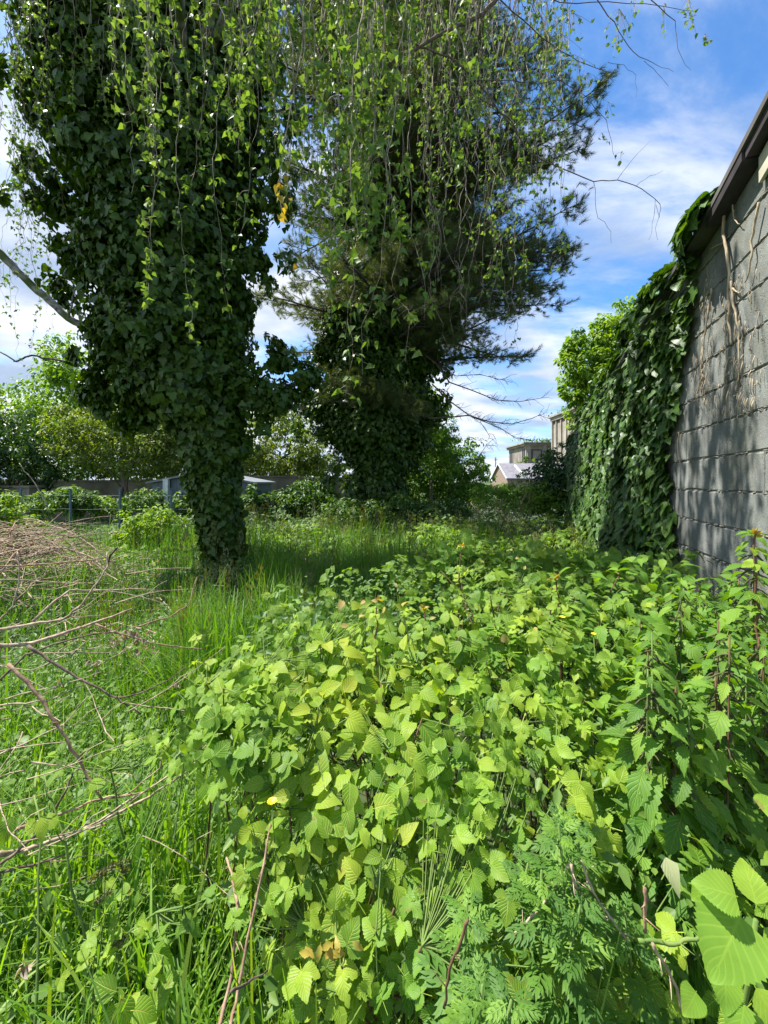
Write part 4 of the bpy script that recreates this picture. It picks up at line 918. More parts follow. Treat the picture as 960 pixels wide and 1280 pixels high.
# ------------------------------------------------------------------ background trees and shrubs
def E(px, py, y, rx, rz, ry=None):   # ellipsoid centred on a photo pixel at distance y, radii in pixels at that distance
    p = P(px, py, y); return (p[0], y, p[2], rx * y / F, (ry if ry else (rx + rz) / 2) * y / F, rz * y / F)
def build_background():
    bg_tree('dark_shrub', 'dark green dense shrub at the far left edge, in front of the old wall', 'shrub', (P(8, 600, 13)[0], 13), [E(12, 562, 13, 62, 58), E(-40, 560, 13, 60, 70), E(60, 585, 13.3, 40, 26)], 11500, .13, 'dark', OV, .1, clump=.2, seed=11)
    bg_tree('maple_tree', 'bright yellow-green broadleaf tree behind the dark shrub, at the left', 'tree', (P(95, 600, 17)[0], 17), [E(105, 505, 17, 60, 70), E(50, 535, 17, 58, 56), E(90, 455, 17, 34, 36), E(150, 550, 17, 66, 48), E(-10, 530, 17.5, 45, 50), E(200, 540, 17.5, 45, 50)], 24000, .17, 'maple', OV, .14, clump=.2, seed=12, tn=(.5, .2))
    root = bg_tree('elder_shrub', 'olive green elder shrub with white flower heads, leaning over the wall by the shed', 'shrub', (P(150, 600, 13.2)[0] + .2, 13.2), [E(145, 545, 13.2, 62, 44), E(105, 540, 13, 42, 40), E(195, 560, 13.2, 48, 46), E(150, 510, 13.3, 40, 24), E(230, 545, 13.6, 36, 44)], 15000, .11, 'olive', OV, .09, clump=.2, seed=13, stems=2)
    r = random.Random(4); mb = MB()
    for i in range(46):
        p = P(r.choice([r.gauss(165, 28), r.gauss(128, 20)]), r.gauss(552, 16), 12.2 + r.uniform(-.2, .2)); k = r.randrange(5, 9)
        for j in range(k): a = r.uniform(0, 6.28); q = r.uniform(0, .07); c = p + np.array([cos(a) * q, sin(a) * q, r.gauss(0, .012)]); s_ = .018; mb.add([c + [-s_, 0, 0], c + [0, -s_, .006], c + [s_, 0, 0], c + [0, s_, .006]], [(0, 1, 2, 3)])
    tag(mb.build('flower_heads', MAT['flower_w'], root), kind='stuff')
    bg_tree('brown_shrub', 'brownish half bare shrub between the elder and the ivy-clad trunk', 'shrub', (P(215, 600, 13.6)[0], 13.6), [E(218, 560, 13.6, 26, 40)], 2800, .10, 'olive', OV, .05, clump=.25, seed=19, tn=(.15, .15))
    bg_tree('garden_tree', 'light olive tree beyond the far wall, seen between the two ivy-clad trunks', 'tree', (P(350, 600, 20)[0], 20), [E(350, 565, 20, 52, 36), E(395, 555, 20, 30, 42), E(305, 560, 20, 40, 50), E(345, 520, 20.5, 30, 26), E(330, 588, 20, 60, 20), E(400, 588, 20, 40, 22)], 15000, .17, 'olive', OV, .15, clump=.2, seed=14, tn=(.65, .2))
    bg_tree('round_tree', 'fresh green rounded tree just right of the pine, standing against the sky', 'tree', (P(560, 600, 15)[0], 15), [E(566, 576, 15, 42, 34), E(590, 592, 15, 24, 24), E(545, 545, 15, 26, 36), E(530, 580, 15, 30, 40), E(565, 606, 15, 50, 22), E(505, 600, 15, 30, 24)], 12500, .13, 'maple', OV, .1, clump=.22, seed=15, tn=(.3, .2))
    bg_tree('slim_tree', 'slim bright green tree rising close behind the right side of the pine trunk', 'tree', (P(542, 600, 13.5)[0], 13.5), [E(540, 515, 13.5, 22, 40), E(528, 560, 13.5, 28, 40), E(552, 570, 13.3, 22, 34)], 5500, .12, 'maple', OV, .07, clump=.25, seed=16, tn=(.35, .2))
    bg_tree('ash_tree', 'bright green tree rising above the ivy at the back of the block wall', 'tree', (P(768, 600, 17)[0], 17), [E(775, 418, 17, 46, 44), E(738, 455, 16.8, 40, 36), E(790, 470, 17, 50, 66), E(728, 425, 16.9, 24, 20), E(712, 492, 16.7, 18, 13), E(740, 500, 17, 36, 40), E(815, 400, 17, 36, 40)], 19000, .19, 'maple', OV, .1, clump=.2, seed=17, tn=(.6, .22))
    bg_tree('hedge_bush', 'dark green bush at the far end of the ivy covered block wall', 'shrub', (P(705, 600, 9.6)[0], 9.6), [E(715, 592, 9.6, 42, 42), E(690, 612, 9.4, 34, 36), E(735, 560, 9.6, 22, 40)], 7500, .10, 'dark', OV, .05, clump=.2, seed=18, tn=(.5, .25))
    bg_tree('yellow_green_shrub', 'small yellow-green shrub growing in front of the blue-grey shed', 'shrub', (P(185, 660, 8)[0], 8), [E(182, 655, 8, 30, 24), E(210, 662, 8, 24, 22), E(160, 668, 8, 20, 16)], 3200, .075, 'maple', OV, .02, clump=.3, seed=20, tn=(.75, .2))
    bg_tree('yellow_green_shrub', 'small yellow-green shrub at the left edge, in front of the dark shrub', 'shrub', (P(6, 660, 7.6)[0], 7.6), [E(8, 640, 7.6, 18, 22), E(-5, 662, 7.6, 30, 30), E(38, 655, 7.6, 22, 12)], 2800, .075, 'maple', OV, .02, clump=.3, seed=22, tn=(.85, .2))
    bg_tree('green_bush', 'rounded mid-green bush between the wire fence and the old wall', 'shrub', (P(90, 650, 10)[0], 10), [E(88, 628, 10, 28, 18)], 2200, .10, 'bush', OV, .03, clump=.25, seed=23)
    bg_tree('hedge_mound', 'low green mound of bushes in front of the pale far wall', 'shrub', (P(365, 650, 12)[0], 12), [E(345, 632, 12, 42, 20), E(385, 622, 12, 30, 22), E(400, 640, 12, 40, 22), E(316, 622, 10.7, 16, 18), E(300, 630, 10.7, 14, 14)], 6500, .11, 'bush', OV, .03, clump=.22, seed=24, tn=(.3, .2))
    bg_tree('low_hedge', 'long low green hedge closing the plot between the round tree and the sapling', 'hedge', (P(600, 650, 15)[0], 15.5), [E(x, 616 + (x % 7), 15.5, 26, 13) for x in range(455, 720, 24)], 7000, .12, 'bush', OV, .03, clump=.3, seed=44, limbs=0, tn=(.5, .25))
    bg_tree('bramble_mound', 'low dark bramble mound at the foot of the pine', 'bramble', (P(470, 650, 9.6)[0], 9.6), [E(440, 640, 9.6, 40, 16), E(500, 638, 9.6, 44, 18), E(560, 642, 9.8, 40, 18)], 4500, .09, 'bush', OV, .02, clump=.25, seed=45, limbs=2, tn=(.25, .2))
    bg_tree('back_hedge', 'clipped dark hedge showing just above the old wall at the left', 'hedge', (P(110, 600, 18)[0], 18), [E(x, 590 - (x * 5 % 7), 18, 26, 16) for x in range(-20, 260, 28)], 7000, .15, 'bush', OV, .03, clump=.3, seed=47, limbs=0, tn=(.3, .25))
    bg_tree('weed_bank', 'bank of mixed weeds and low bushes in front of the old wall at the left', 'bushes', (P(120, 650, 10.6)[0], 10.6), [E(x, 632 - (x * 7 % 9), 10.6, 30, 14) for x in range(-20, 250, 30)], 6500, .09, 'bush', OV, .03, clump=.3, seed=46, limbs=0, tn=(.5, .28))
    bg_tree('ivy_mound', 'dark ivy hanging over the top of the pale far wall', 'ivy', (P(392, 610, 15.6)[0], 15.6), [E(392, 606, 15.6, 26, 9), E(400, 618, 15.6, 20, 14)], 1500, .12, 'ivy', IVY_LO, .03, clump=.3, seed=25, limbs=2)
    # sapling with forked bare stems, right of the middle
    root = bg_tree('straggly_sapling', 'straggly yellow-green sapling with forked bare stems in front of the gabled house', 'sapling', (P(650, 660, 9)[0], 9), [E(640, 612, 9, 34, 10), E(668, 618, 9, 30, 16), E(612, 616, 9, 30, 9), E(655, 598, 9, 10, 12), E(630, 630, 9, 44, 12), E(680, 636, 9, 36, 14)], 5500, .055, 'maple', OV, .01, clump=.3, seed=26, tn=(.55, .2), limbs=0)
    for px in ([(634, 662), (630, 648), (618, 636), (606, 626)], [(634, 662), (640, 645), (650, 632), (658, 615), (660, 602)], [(660, 640), (662, 620), (662, 598), (664, 590)], [(634, 662), (634, 650), (626, 632), (630, 618)], [(655, 655), (662, 638), (668, 615)], [(600, 655), (598, 640), (588, 628)]):
        m2 = MB(); m2.tube([P(x, y, 8.9) for x, y in px], np.linspace(.024, .010, len(px)), 5); m2.build('bare_stem', MAT['dead'], root)
    # hedge line at the horizon
    root = empty('horizon_hedge', (0, 60, 0), 'far off green line of hedges and trees along the horizon', 'hedge')
    K = 9000; X = rng.uniform(-60, 60, K); Z = np.abs(rng.normal(0, 1, K)) * (1.1 + .7 * np.sin(X * .35)); Pn = np.stack([X, 58 + rng.uniform(-3, 3, K), Z], -1)
    root['kind'] = 'stuff'; del root['category']; stuff('foliage', MAT['bush'], split_parts(OV, basis(rdir(K, .8), rdir(K), rng.uniform(.4, .8, K)), Pn, rng.random(K)), root)
build_background()

# ------------------------------------------------------------------ far wall, shed, fence
def build_far_wall():
    root = empty('garden_wall', (-8, 16, 0), 'old stained rendered wall running across the back of the plot, left and centre', 'wall')
    r = random.Random(2); x = -19.0; i = 0
    while x < -1.0:
        w = r.uniform(2.2, 2.8); h = 1.76 + r.uniform(-.05, .03) - (.12 if x < -9 else 0); mb = MB(); mb.box(x + .006, x + w - .006, 16 + r.uniform(-.01, .01), 16.2, -.1, h); mb.build('panel', MAT['old_wall'], root, False)
        cp = MB(); cp.box(x + .003, x + w - .003, 15.95, 16.25, h + .001, h + .055); cp.build('coping', MAT['old_wall'], root, False); x += w; i += 1
    pier = empty('stone_pier', (P(18, 620, 12.4)[0], 12.4, 0), 'low weathered stone pier in the shade at the far left, under the dark shrub', 'pier')
    mb = MB(); c = P(20, 610, 12.4); mb.hexa([(c[0] - .5, 12.4, -.05), (c[0] + .42, 12.4, -.05), (c[0] + .42, 12.9, -.05), (c[0] - .5, 12.9, -.05), (c[0] - .46, 12.42, 1.38), (c[0] + .40, 12.42, 1.40), (c[0] + .38, 12.88, 1.40), (c[0] - .44, 12.88, 1.37)]); mb.build('shaft', MAT['old_wall'], pier, False)
    mb = MB(); mb.box(c[0] - .52, c[0] + .46, 12.36, 12.94, 1.405, 1.47); mb.build('cap', MAT['old_wall'], pier, False)
    shed = empty('garden_shed', (-5.2, 11.5, 0), 'small blue-grey sheet metal shed with a pale roof edge, half hidden behind the ivy-clad trunk', 'shed')
    y0, y1 = 11.0, 13.0; x0 = P(190, 0, 11)[0]; x1 = P(314, 0, 11)[0]; xm = (x0 + x1) / 2; he = 1.58; hr = 1.82
    n = 16; xs = np.linspace(x0, x1, n + 1)
    for a, b in zip(xs[:-1], xs[1:]):
        ha = he + (hr - he) * (1 - abs(a - xm) / (xm - x0)); hb = he + (hr - he) * (1 - abs(b - xm) / (xm - x0)); d = .012; mb = MB()
        mb.hexa([(a + .004, y0, 0), (b - .004, y0, 0), (b - .004, y0 + .04, 0), (a + .004, y0 + .04, 0), (a + .004, y0, ha - .01), (b - .004, y0, hb - .01), (b - .004, y0 + .04, hb - .01), (a + .004, y0 + .04, ha - .01)]); mb.build('wall_sheet', MAT['shed'], shed, False)
    mb = MB(); mb.box(x0, x0 + .04, y0 + .045, y1, 0, he); mb.box(x1 - .04, x1, y0 + .045, y1, 0, he); mb.box(x0 + .045, x1 - .045, y1 - .04, y1, 0, he); mb.build('side_wall', MAT['shed'], shed, False)
    for s, (a, b) in enumerate(((x0 - .12, xm), (x1 + .12, xm))):
        mb = MB(); za = he - .04; mb.hexa([(a, y0 - .12, za), (b, y0 - .12, hr + .01), (b, y1 + .1, hr + .01), (a, y1 + .1, za), (a, y0 - .12, za + .05), (b, y0 - .12, hr + .06), (b, y1 + .1, hr + .06), (a, y1 + .1, za + .05)]); mb.build('roof_sheet', MAT['shed_roof'], shed, False)
    px_ = P(208, 0, 10.9)[0]; mb = MB(); mb.box(px_ - .07, px_ + .07, 10.84, 10.95, 0, 1.66); mb.build('corner_post', MAT['white_paint'], shed, False)
    f = empty('wire_fence', (-6.9, 8.6, 0), 'thin wire fence on blue steel posts crossing behind the brushwood heap at the left', 'fence')
    posts = [P(x, 0, 8.6)[0] for x in (26, 88, 150, 214)]
    for i, x in enumerate(posts):
        mb = MB(); mb.box(x - .02, x + .02, 8.58, 8.62, 0, 1.42 - .02 * (i % 2)); mb.box(x - .026, x + .026, 8.574, 8.626, 1.425, 1.44); mb.build('post', MAT['post_blue'], f, False)
    for z in (.5, 1.0, 1.30):
        mb = MB(); mb.tube([(x, 8.572, z - .03 * sin((x + 7) * 3) ** 2) for x in np.linspace(posts[0] - 2.5, posts[-1] + .6, 14)], .0022, 4, False); mb.build('wire', MAT['wire'], f)
build_far_wall()

# ------------------------------------------------------------------ distant buildings
def build_buildings():
    s = empty('grain_silo', (35, 60, 0), 'tall beige concrete silo with vertical ribs and a flat cornice, partly hidden by the ivy', 'silo')
    X, ya, yb, H = 30.6, 48.0, 70.0, 13.4
    mb = MB(); mb.box(X + .3, X + 16, ya + .3, yb - .3, 0, H - .9); mb.build('wall', MAT['silo'], s, False)
    n = 12
    for i in range(n):
        a = ya + (yb - ya) * i / n; b = ya + (yb - ya) * (i + 1) / n; mb = MB(); mb.box(X + .10, X + .295, a + .30, b - .10, .2, H - 1.3); mb.build('wall_panel', MAT['silo'], s, False)
        mb = MB(); mb.box(X - .12, X + .298, a - .06, a + .24, 0, H - .95); mb.build('rib', MAT['silo'], s, False)
    mb = MB(); mb.box(X - .16, X + .298, yb - .3, yb, 0, H - .95); mb.build('rib', MAT['silo'], s, False)
    for z0, z1, o in ((H - .9, H - .25, .25), (H - .248, H, .55)):
        mb = MB(); mb.box(X - o, X + 16, ya - o, yb + o, z0, z1); mb.build('cornice', MAT['silo'], s, False)
    for i in range(6):
        a = 31.5 + i * 2.4; mb = MB(); mb.box(a, a + .3, yb - .296, yb + .1, 0, H - .95); mb.build('rib', MAT['silo'], s, False)
    b = empty('abandoned_building', (31, 80, 0), 'abandoned beige concrete building with boarded upper windows and dark openings, left of the silo', 'building')
    X, y0, y1, H = 27.6, 75.0, 86.0, 9.2
    mb = MB(); mb.box(X + .3, X + 14, y0 + .3, y1, 0, H - .6); mb.build('wall', MAT['office'], b, False)
    for z0, z1, o in ((H - .6, H - .2, .15), (H - .198, H + .05, .5), (5.0, 5.25, .2), (3.3, 3.55, .12)):
        mb = MB(); mb.box(X - o, X + 14, y0 - o, y1 + .1, z0, z1); mb.build('cornice', MAT['office'], b, False)
    for i in range(5):                      # side face, receding
        y = y0 + .25 + i * 2.45; mb = MB(); mb.box(X + .20, X + .298, y, y + .55, 0, H - .605); mb.build('pilaster', MAT['office'], b, False)
        if i < 4:
            for z0, z1, m in ((5.5, 8.2, 'far_dark' if i in (0, 3) else 'board'), (3.8, 4.9, 'far_dark')):
                mb = MB(); mb.box(X + .24, X + .297, y + .85, y + 2.3, z0, z1); w_ = mb.build('window', MAT[m], b, False); mb = MB(); mb.box(X + .20, X + .235, y + 1.5, y + 1.6, z0, z1); mb.build('mullion', MAT['office'], w_, False)
    for i in range(4):                      # front face
        x = X + .9 + i * 3.1; mb = MB(); mb.box(x - .55, x + .15, y0 - .05, y0 + .298, 0, H - .605); mb.build('pilaster', MAT['office'], b, False)
        mb = MB(); mb.box(x + .35, x + 2.35, y0 + .24, y0 + .297, 5.9, 7.9); w_ = mb.build('boarded_window', MAT['far_dark'], b, False); mb = MB(); mb.box(x + .55, x + 2.15, y0 + .16, y0 + .235, 6.1, 7.7); mb.build('board', MAT['board'], w_, False)
        mb = MB(); mb.box(x + .35, x + 2.35, y0 + .2, y0 + .296, 3.7, 4.9); w_ = mb.build('window', MAT['far_dark'], b, False)
        for k in range(2): mb = MB(); mb.box(x + .95 + k * .66, x + 1.05 + k * .66, y0 + .12, y0 + .195, 3.7, 4.9); mb.build('mullion', MAT['white_paint'], w_, False)
    mb = MB(); p = P(657, 0, 73.5)
    root = bg_tree('wall_bush', 'green bush growing against the corner of the abandoned building', 'bush', (27.0, 74), [(27.0, 74, 5.4, .9, .8, 1.3), (27.9, 74, 4.6, 1, .8, 1.2)], 500, .4, 'bush', OV, .1, seed=31, limbs=1, clump=.3)
    for nm, lab, x, yy, z, w in (('roof_plants', 'weeds growing along the flat roof edge of the abandoned building', 31, 74.7, 9.3, 5), ('roof_plants', 'weeds growing on the cornice of the tall silo', 30.4, 60, 13.5, .6)):
        K = 260; Pn = np.stack([x + rng.normal(0, w * .5, K), yy + rng.normal(0, .3 if w > 1 else 4, K), z + np.abs(rng.normal(0, .22, K))], -1)
        o = link(nm, merge_mesh(nm, MAT['bush'], split_parts(OV, basis(rdir(K, .5), rdir(K, 1), rng.uniform(.25, .5, K)), Pn, rng.random(K)))); tag(o, lab, 'weeds', None, 'stuff')
    # gabled brick house
    h = empty('gabled_house', (16, 46, 0), 'low red-brown brick house with a grey slate roof and white verge', 'house')
    X0, X1, ya, yr, yb = 13.8, 21.0, 43.0, 46.0, 49.0; ze, zr = 2.0, 3.66
    mb = MB(); mb.add([(X0, ya, 0), (X0, yb, 0), (X0, yb, ze), (X0, yr, zr), (X0, ya, ze), (X1, ya, 0), (X1, yb, 0), (X1, yb, ze), (X1, yr, zr), (X1, ya, ze)], [(0, 4, 3, 2, 1), (5, 6, 7, 8, 9), (0, 5, 9, 4), (1, 2, 7, 6), (0, 1, 6, 5), (4, 9, 8, 3), (3, 8, 7, 2)]); mb.build('wall', MAT['brick'], h, False)
    for yy in (ya - .25, yb + .25):
        zz = ze - .14; mb = MB(); mb.hexa([(X0 - .15, yy, zz + .03), (X1 + .2, yy, zz + .03), (X1 + .2, yr, zr + .03), (X0 - .15, yr, zr + .03), (X0 - .15, yy, zz + .12), (X1 + .2, yy, zz + .12), (X1 + .2, yr, zr + .12), (X0 - .15, yr, zr + .12)]); mb.build('roof', MAT['slate'], h, False)
        mb = MB(); mb.hexa([(X0 - .22, yy, zz + .0), (X0 - .152, yy, zz + .0), (X0 - .152, yr, zr + .0), (X0 - .22, yr, zr + .0), (X0 - .22, yy, zz + .16), (X0 - .152, yy, zz + .16), (X0 - .152, yr, zr + .16), (X0 - .22, yr, zr + .16)]); mb.build('verge', MAT['white_paint'], h, False)
    mb = MB(); mb.hexa([(15.6, 43.4, 2.34), (15.75, 43.4, 2.34), (15.5, 45.4, 3.45), (15.35, 45.4, 3.45), (15.6, 43.4, 2.5), (15.75, 43.4, 2.5), (15.5, 45.4, 3.6), (15.35, 45.4, 3.6)]); mb.build('white_flashing', MAT['white_paint'], h, False)
    pl = empty('utility_pole', (17.4, 60, 0), 'thin utility pole standing left of the gabled house against the sky', 'pole')
    mb = MB(); mb.tube([(17.4, 60, 0), (17.4, 60, 5.4)], .09, 6); mb.build('shaft', MAT['tree_bark'], pl); mb = MB(); mb.box(17.15, 17.65, 59.85, 59.95, 4.95, 5.02); mb.build('crossarm', MAT['tree_bark'], pl, False)
build_buildings()
# ------------------------------------------------------------------ meadow and undergrowth (nobody could count it)
def inX(x, y, m=.9): return np.abs(x) < y * 1.02 + m
def blades(n, xr, yr, hr, templ, keepf=None, hw=1.0, lean=.25, tn=(.4, .2)):
    x = rng.uniform(*xr, n); y = rng.uniform(*yr, n); ok = inX(x, y) & (x < WX(y) - .1)
    if keepf is not None: ok &= keepf(x, y)
    x, y = x[ok], y[ok]; K = len(x); tuft = .5 + .5 * np.sin(x * 3.1 + np.sin(y * 2.3) * 2) * np.sin(y * 3.7 + x)
    h = rng.uniform(*hr, K) * (.6 + .5 * tuft); yaw = rng.uniform(0, 2 * pi, K); le = rng.normal(0, lean, K)
    c, s = np.cos(yaw), np.sin(yaw); z = np.zeros(K); o = np.ones(K)
    Rz = np.stack([np.stack([c, -s, z], -1), np.stack([s, c, z], -1), np.stack([z, z, o], -1)], 1)
    cl, sl = np.cos(le), np.sin(le); Rx = np.stack([np.stack([o, z, z], -1), np.stack([z, cl, sl], -1), np.stack([z, -sl, cl], -1)], 1)
    wv = rng.uniform(.7, 1.3, K) * hw
    S = np.stack([np.stack([wv, z, z], -1), np.stack([z, o, z], -1), np.stack([z, z, o], -1)], 1)
    Mx = np.einsum('kij,kjl,klm->kim', Rz, Rx, S) * h[:, None, None]
    Ps = np.stack([x, y, Hn(x, y) * .8], -1); return Mx, Ps, np.clip(rng.normal(*tn, K), 0, 1)
def herb(n, xr, yr, hf, sz, templ, keepf=None, tn=(.4, .22), down=.5, flat=.9):
    x = rng.uniform(*xr, n); y = rng.uniform(*yr, n); ok = inX(x, y) & (x < WX(y) - .05)
    if keepf is not None: ok &= keepf(x, y)
    x, y = x[ok], y[ok]; K = len(x); H = hf(x, y); z = H * (1 - .55 * rng.random(K) ** 1.6) + Hn(x, y)
    nr = unit(rdir(K) * .5 + np.array([0, -.3, flat])); Mx = basis(nr, rdir(K) + np.array([0, 0, -down]), rng.uniform(sz[0], sz[1], K))
    patch = .18 * np.sin(x * 2.3 + 1.3 * np.sin(y * 1.9)) ; return Mx, np.stack([x, y, np.maximum(z, .02)], -1), np.clip(rng.normal(*tn, K) + patch, 0, 1)
def add_stuff(nm, mat, templ, parts, label, cat=None):
    return stuff(nm, MAT[mat], sum([split_parts(t, *p) for t, p in parts], []), None, label, None)
thick = lambda x, y: np.interp(y, [.35, .55, .75, 1.0, 1.3, 1.8, 2.3, 2.8, 3.3], [.50, .62, .76, .95, 1.03, 1.08, 1.08, .85, .5]) + .07 * np.sin(x * 6 + y * 4) * np.sin(y * 7 - x * 3) + .05 * np.clip(x - .8, 0, 1) - .30 * np.clip(-.25 - .3 * np.clip(y - .6, 0, 1) - x, 0, 1) * 1.5
edgeL = lambda y: np.interp(y, [.3, .6, .86, 1.27, 1.8, 2.4, 3.2], [-.10, -.22, -.36, -.58, -.62, -.1, .6])
midH = lambda x, y: np.interp(y, [2.4, 3.5, 5, 8, 14], [.75, .72, .78, .95, 1.1]) * (.72 + .28 * np.sin(x * 1.7 + y) * np.sin(y * 1.3 - x * .8))
def build_meadow():
    gz = lambda x, y: ~((x > edgeL(y) + .1) & (y < 2.7))
    tall = lambda x, y: gz(x, y) & ~((np.abs(x / y + .405) < .08) & (y > 3.4) & (y < 5.5)) & ((x < .35 * (y - 2.2)) | (rng.random(len(x)) < .25)) & ~((x < -.55 * y - .1) & (rng.random(len(x)) < .55))
    add_stuff('meadow_grass', 'meadow', None, [(GR_LO, blades(30000, (-8, 3), (2.2, 9), (.45, .95), GR_LO, tall, 1.0)), (GR, blades(22000, (-2.6, 1.0), (2.3, 6.0), (.55, .95), GR, lambda x, y: gz(x, y) & (x < .15 * y) & (x > -.42 * y - .3) & ~((np.abs(x / y + .405) < .09) & (y > 3.2) & (y < 5.7)), .8, .18, (.5, .2)))], 'tall green meadow grass around the ivy-clad trunk')
    add_stuff('meadow_seed_heads', 'seed', None, [(PAN, blades(600, (-3.5, 3), (4.0, 10), (.8, 1.15), PAN, gz, 1.0, .12)), (PAN, blades(120, (-2.5, .8), (2.6, 4.2), (.7, .95), PAN, gz, 1.0, .12))], 'brownish grass seed heads standing over the meadow')
    add_stuff('meadow_herbs', 'bush', None, [(OV, herb(15000, (-9, -1.0), (3.0, 10), lambda x, y: midH(x, y) * .62, (.04, .08), OV, gz, (.6, .25))), (OV, herb(14000, (-6, 5), (8, 15.5), lambda x, y: midH(x, y) * .95, (.07, .13), OV, gz, (.4, .25))), (OV, herb(9000, (-3.5, 2), (3.4, 8), lambda x, y: midH(x, y) * .62, (.045, .085), OV, gz, (.35, .25)))], 'low leafy weeds filling the meadow')
    add_stuff('bramble_patch', 'bramble', None, [(BRAM_LO, herb(3600, (-.3, 4.2), (2.7, 8.5), lambda x, y: midH(x, y) * .98, (.06, .10), BRAM_LO, lambda x, y: (x > .12 * y - .25) & ((rng.random(len(x)) < .8)), (.25, .2))), (BRAM_LO, herb(900, (-3.0, .5), (5.5, 10), lambda x, y: midH(x, y) * .85, (.07, .11), BRAM_LO, None, (.3, .2))), (BRAM_LO, herb(500, (-6.5, -3), (4.5, 9), lambda x, y: midH(x, y) * .75, (.06, .1), BRAM_LO, None, (.35, .2)))], 'darker brambles covering the ground behind the thicket')
    # foreground
    fg = lambda x, y: x < edgeL(y) + .12
    add_stuff('foreground_grass', 'grass', None, [(GR, blades(13500, (-3.3, .1), (.45, 3.0), (.26, .62), GR, fg, .8, .35)), (GR, blades(1500, (-.3, 1.6), (.5, 1.3), (.45, .95), GR, None, .45, .4, (.6, .2))), (GR, blades(2600, (-2.2, .2), (.35, 1.6), (.5, .85), GR, fg, .95, .45, (.6, .25))), (GR[1:], blades(900, (-1.5, .05), (.38, 1.3), (.5, .85), GR[1:], fg, 1.25, .5, (.65, .25)))], 'long green grass at the lower left')
    add_stuff('small_herbs', 'bush', None, [(OV, herb(15000, (-3.3, .1), (.45, 3.2), lambda x, y: .34 + 0 * x, (.016, .038), OV, fg, (.75, .22))), (BLEAF[:1], herb(900, (-2.6, 0), (.5, 2.6), lambda x, y: .40 + 0 * x, (.03, .06), BLEAF, fg, (.8, .22)))], 'small low weeds under the grass at the lower left')
    inner = lambda x, y: (x > edgeL(y) + .02) & (y < 3.0)
    add_stuff('thicket_undergrowth', 'bramble', None, [(BRAM, herb(2700, (-.8, 3), (.35, 3.1), lambda x, y: thick(x, y) * .96, (.030, .055), BRAM, lambda x, y: inner(x, y) & ~((x > .8) & (y > .8) & (rng.random(len(x)) < .6)), (.42, .22), .6))], 'leaves of brambles deep in the thicket')
    add_stuff('leafy_filling', 'bush', None, [(OV, herb(16000, (-.8, 3), (.35, 3.1), lambda x, y: thick(x, y) * .93, (.018, .042), OV, inner, (.6, .25)))], 'small leaves of goosegrass and weeds filling the thicket')
    add_stuff('nettle_filling', 'nettle', None, [(NET, herb(3000, (.55, 3), (.9, 3.0), lambda x, y: thick(x, y) * 1.0 + .05, (.045, .085), NET, lambda x, y: (x > .75 - .15 * (y - 1)) & (x < WX(y) - .1), (.35, .22), .3))], 'leaves of nettles packed behind the front row')
    add_stuff('mugwort_filling', 'mugwort', None, [(MUG, herb(260, (.02, 1.3), (.38, 1.0), lambda x, y: thick(x, y) * .95, (.035, .06), MUG, None, (.4, .22), .2))], 'finely cut leaves packed at the lower right')
build_meadow()

# ------------------------------------------------------------------ shrubs and plants of the foreground
def Tp(px, py):
    """where the sight line through a photo pixel meets the thicket's top surface"""
    for y in np.arange(.38, 3.2, .01):
        x = (px - CX) / F * y; z = EYE - (py - HY) / F * y
        if z <= float(thick(x, y)): return np.array([x, y, z])
    return P(px, py, 2.4)
def bush(name, label, cat, spots, n, meshes, leaf, stem_mat, young=None, canes=10, seed=1, up=.0, petl=.05, facing=.5, leafname='leaf', spread=1.0, droop=.2):
    """spots: [(px, py, sx, sy, weight)] in the photo; leaves cluster round them, each on a petiole of a cane from the root"""
    r = random.Random(seed); wts = [s[4] for s in spots]; pts = []
    while len(pts) < n:
        s = r.choices(spots, wts)[0]; px = r.gauss(s[0], s[2]); py = r.gauss(s[1], s[3])
        if abs(px - s[0]) > 2 * s[2] or abs(py - s[1]) > 2 * s[3]: continue
        p = Tp(px, py) + np.array([r.gauss(0, .01), r.gauss(0, .02), r.uniform(-.03, .05) + up])
        if all(np.linalg.norm(p - q) > leaf * .36 * spread for q in pts[-260:]) or r.random() < .08: pts.append(p)
    pts = np.array(pts); base = pts.mean(0); root = empty(name, (float(base[0]), float(base[1]) + .1, 0), label, cat)
    K = n; nr = unit(rdir(K) * .6 + np.array([-.18, -facing, .85])); tip = rdir(K) * 1.0 + np.array([0, -.08, -droop * .4]); Mx = basis(nr, tip, rng.uniform(.68, 1.22, K) * leaf)
    if young is not None and len(young):
        ny = max(1, int(n * .035)); hi = np.argsort(-(pts[:, 2] + rng.normal(0, .03, K)))[:ny]; m_ = np.ones(K, bool); m_[hi] = False
        leaf_objs('young_leaf', young, Mx[hi] * .55, pts[hi] + [0, 0, .02], root); leaf_objs(leafname, meshes, Mx[m_], pts[m_], root)
    else: leaf_objs(leafname, meshes, Mx, pts, root)
    ends = pts[rng.integers(0, K, canes)]
    canes_ = []
    for e in ends:
        b = np.array([base[0] + r.gauss(0, .12), base[1] + .1 + r.gauss(0, .12), .0]); q = limb_pts(b, e + [0, 0, .015], .10, 8, .015, r); canes_.append(q); mb = MB(); mb.tube(q, np.linspace(.0040, .0018, len(q)), 6); mb.build('stem', MAT[stem_mat], root)
    allc = np.concatenate([np.array(c)[3:] for c in canes_]); mb = MB()
    for p, m in zip(pts, Mx):
        c = allc[np.argmin(np.linalg.norm(allc - p + [0, 0, .05], axis=1))]; d = p - c; L_ = np.linalg.norm(d); 
        if L_ > .22: c = p - d / L_ * .1 - np.array([0, 0, .06])
        mb.tube([c, (c + p) / 2 + [0, 0, -.01], p], [.0018, .0015, .0012], 3, False)
    tag(mb.build('leaf_stalks', MAT['stem_green'], root), kind='stuff'); return root
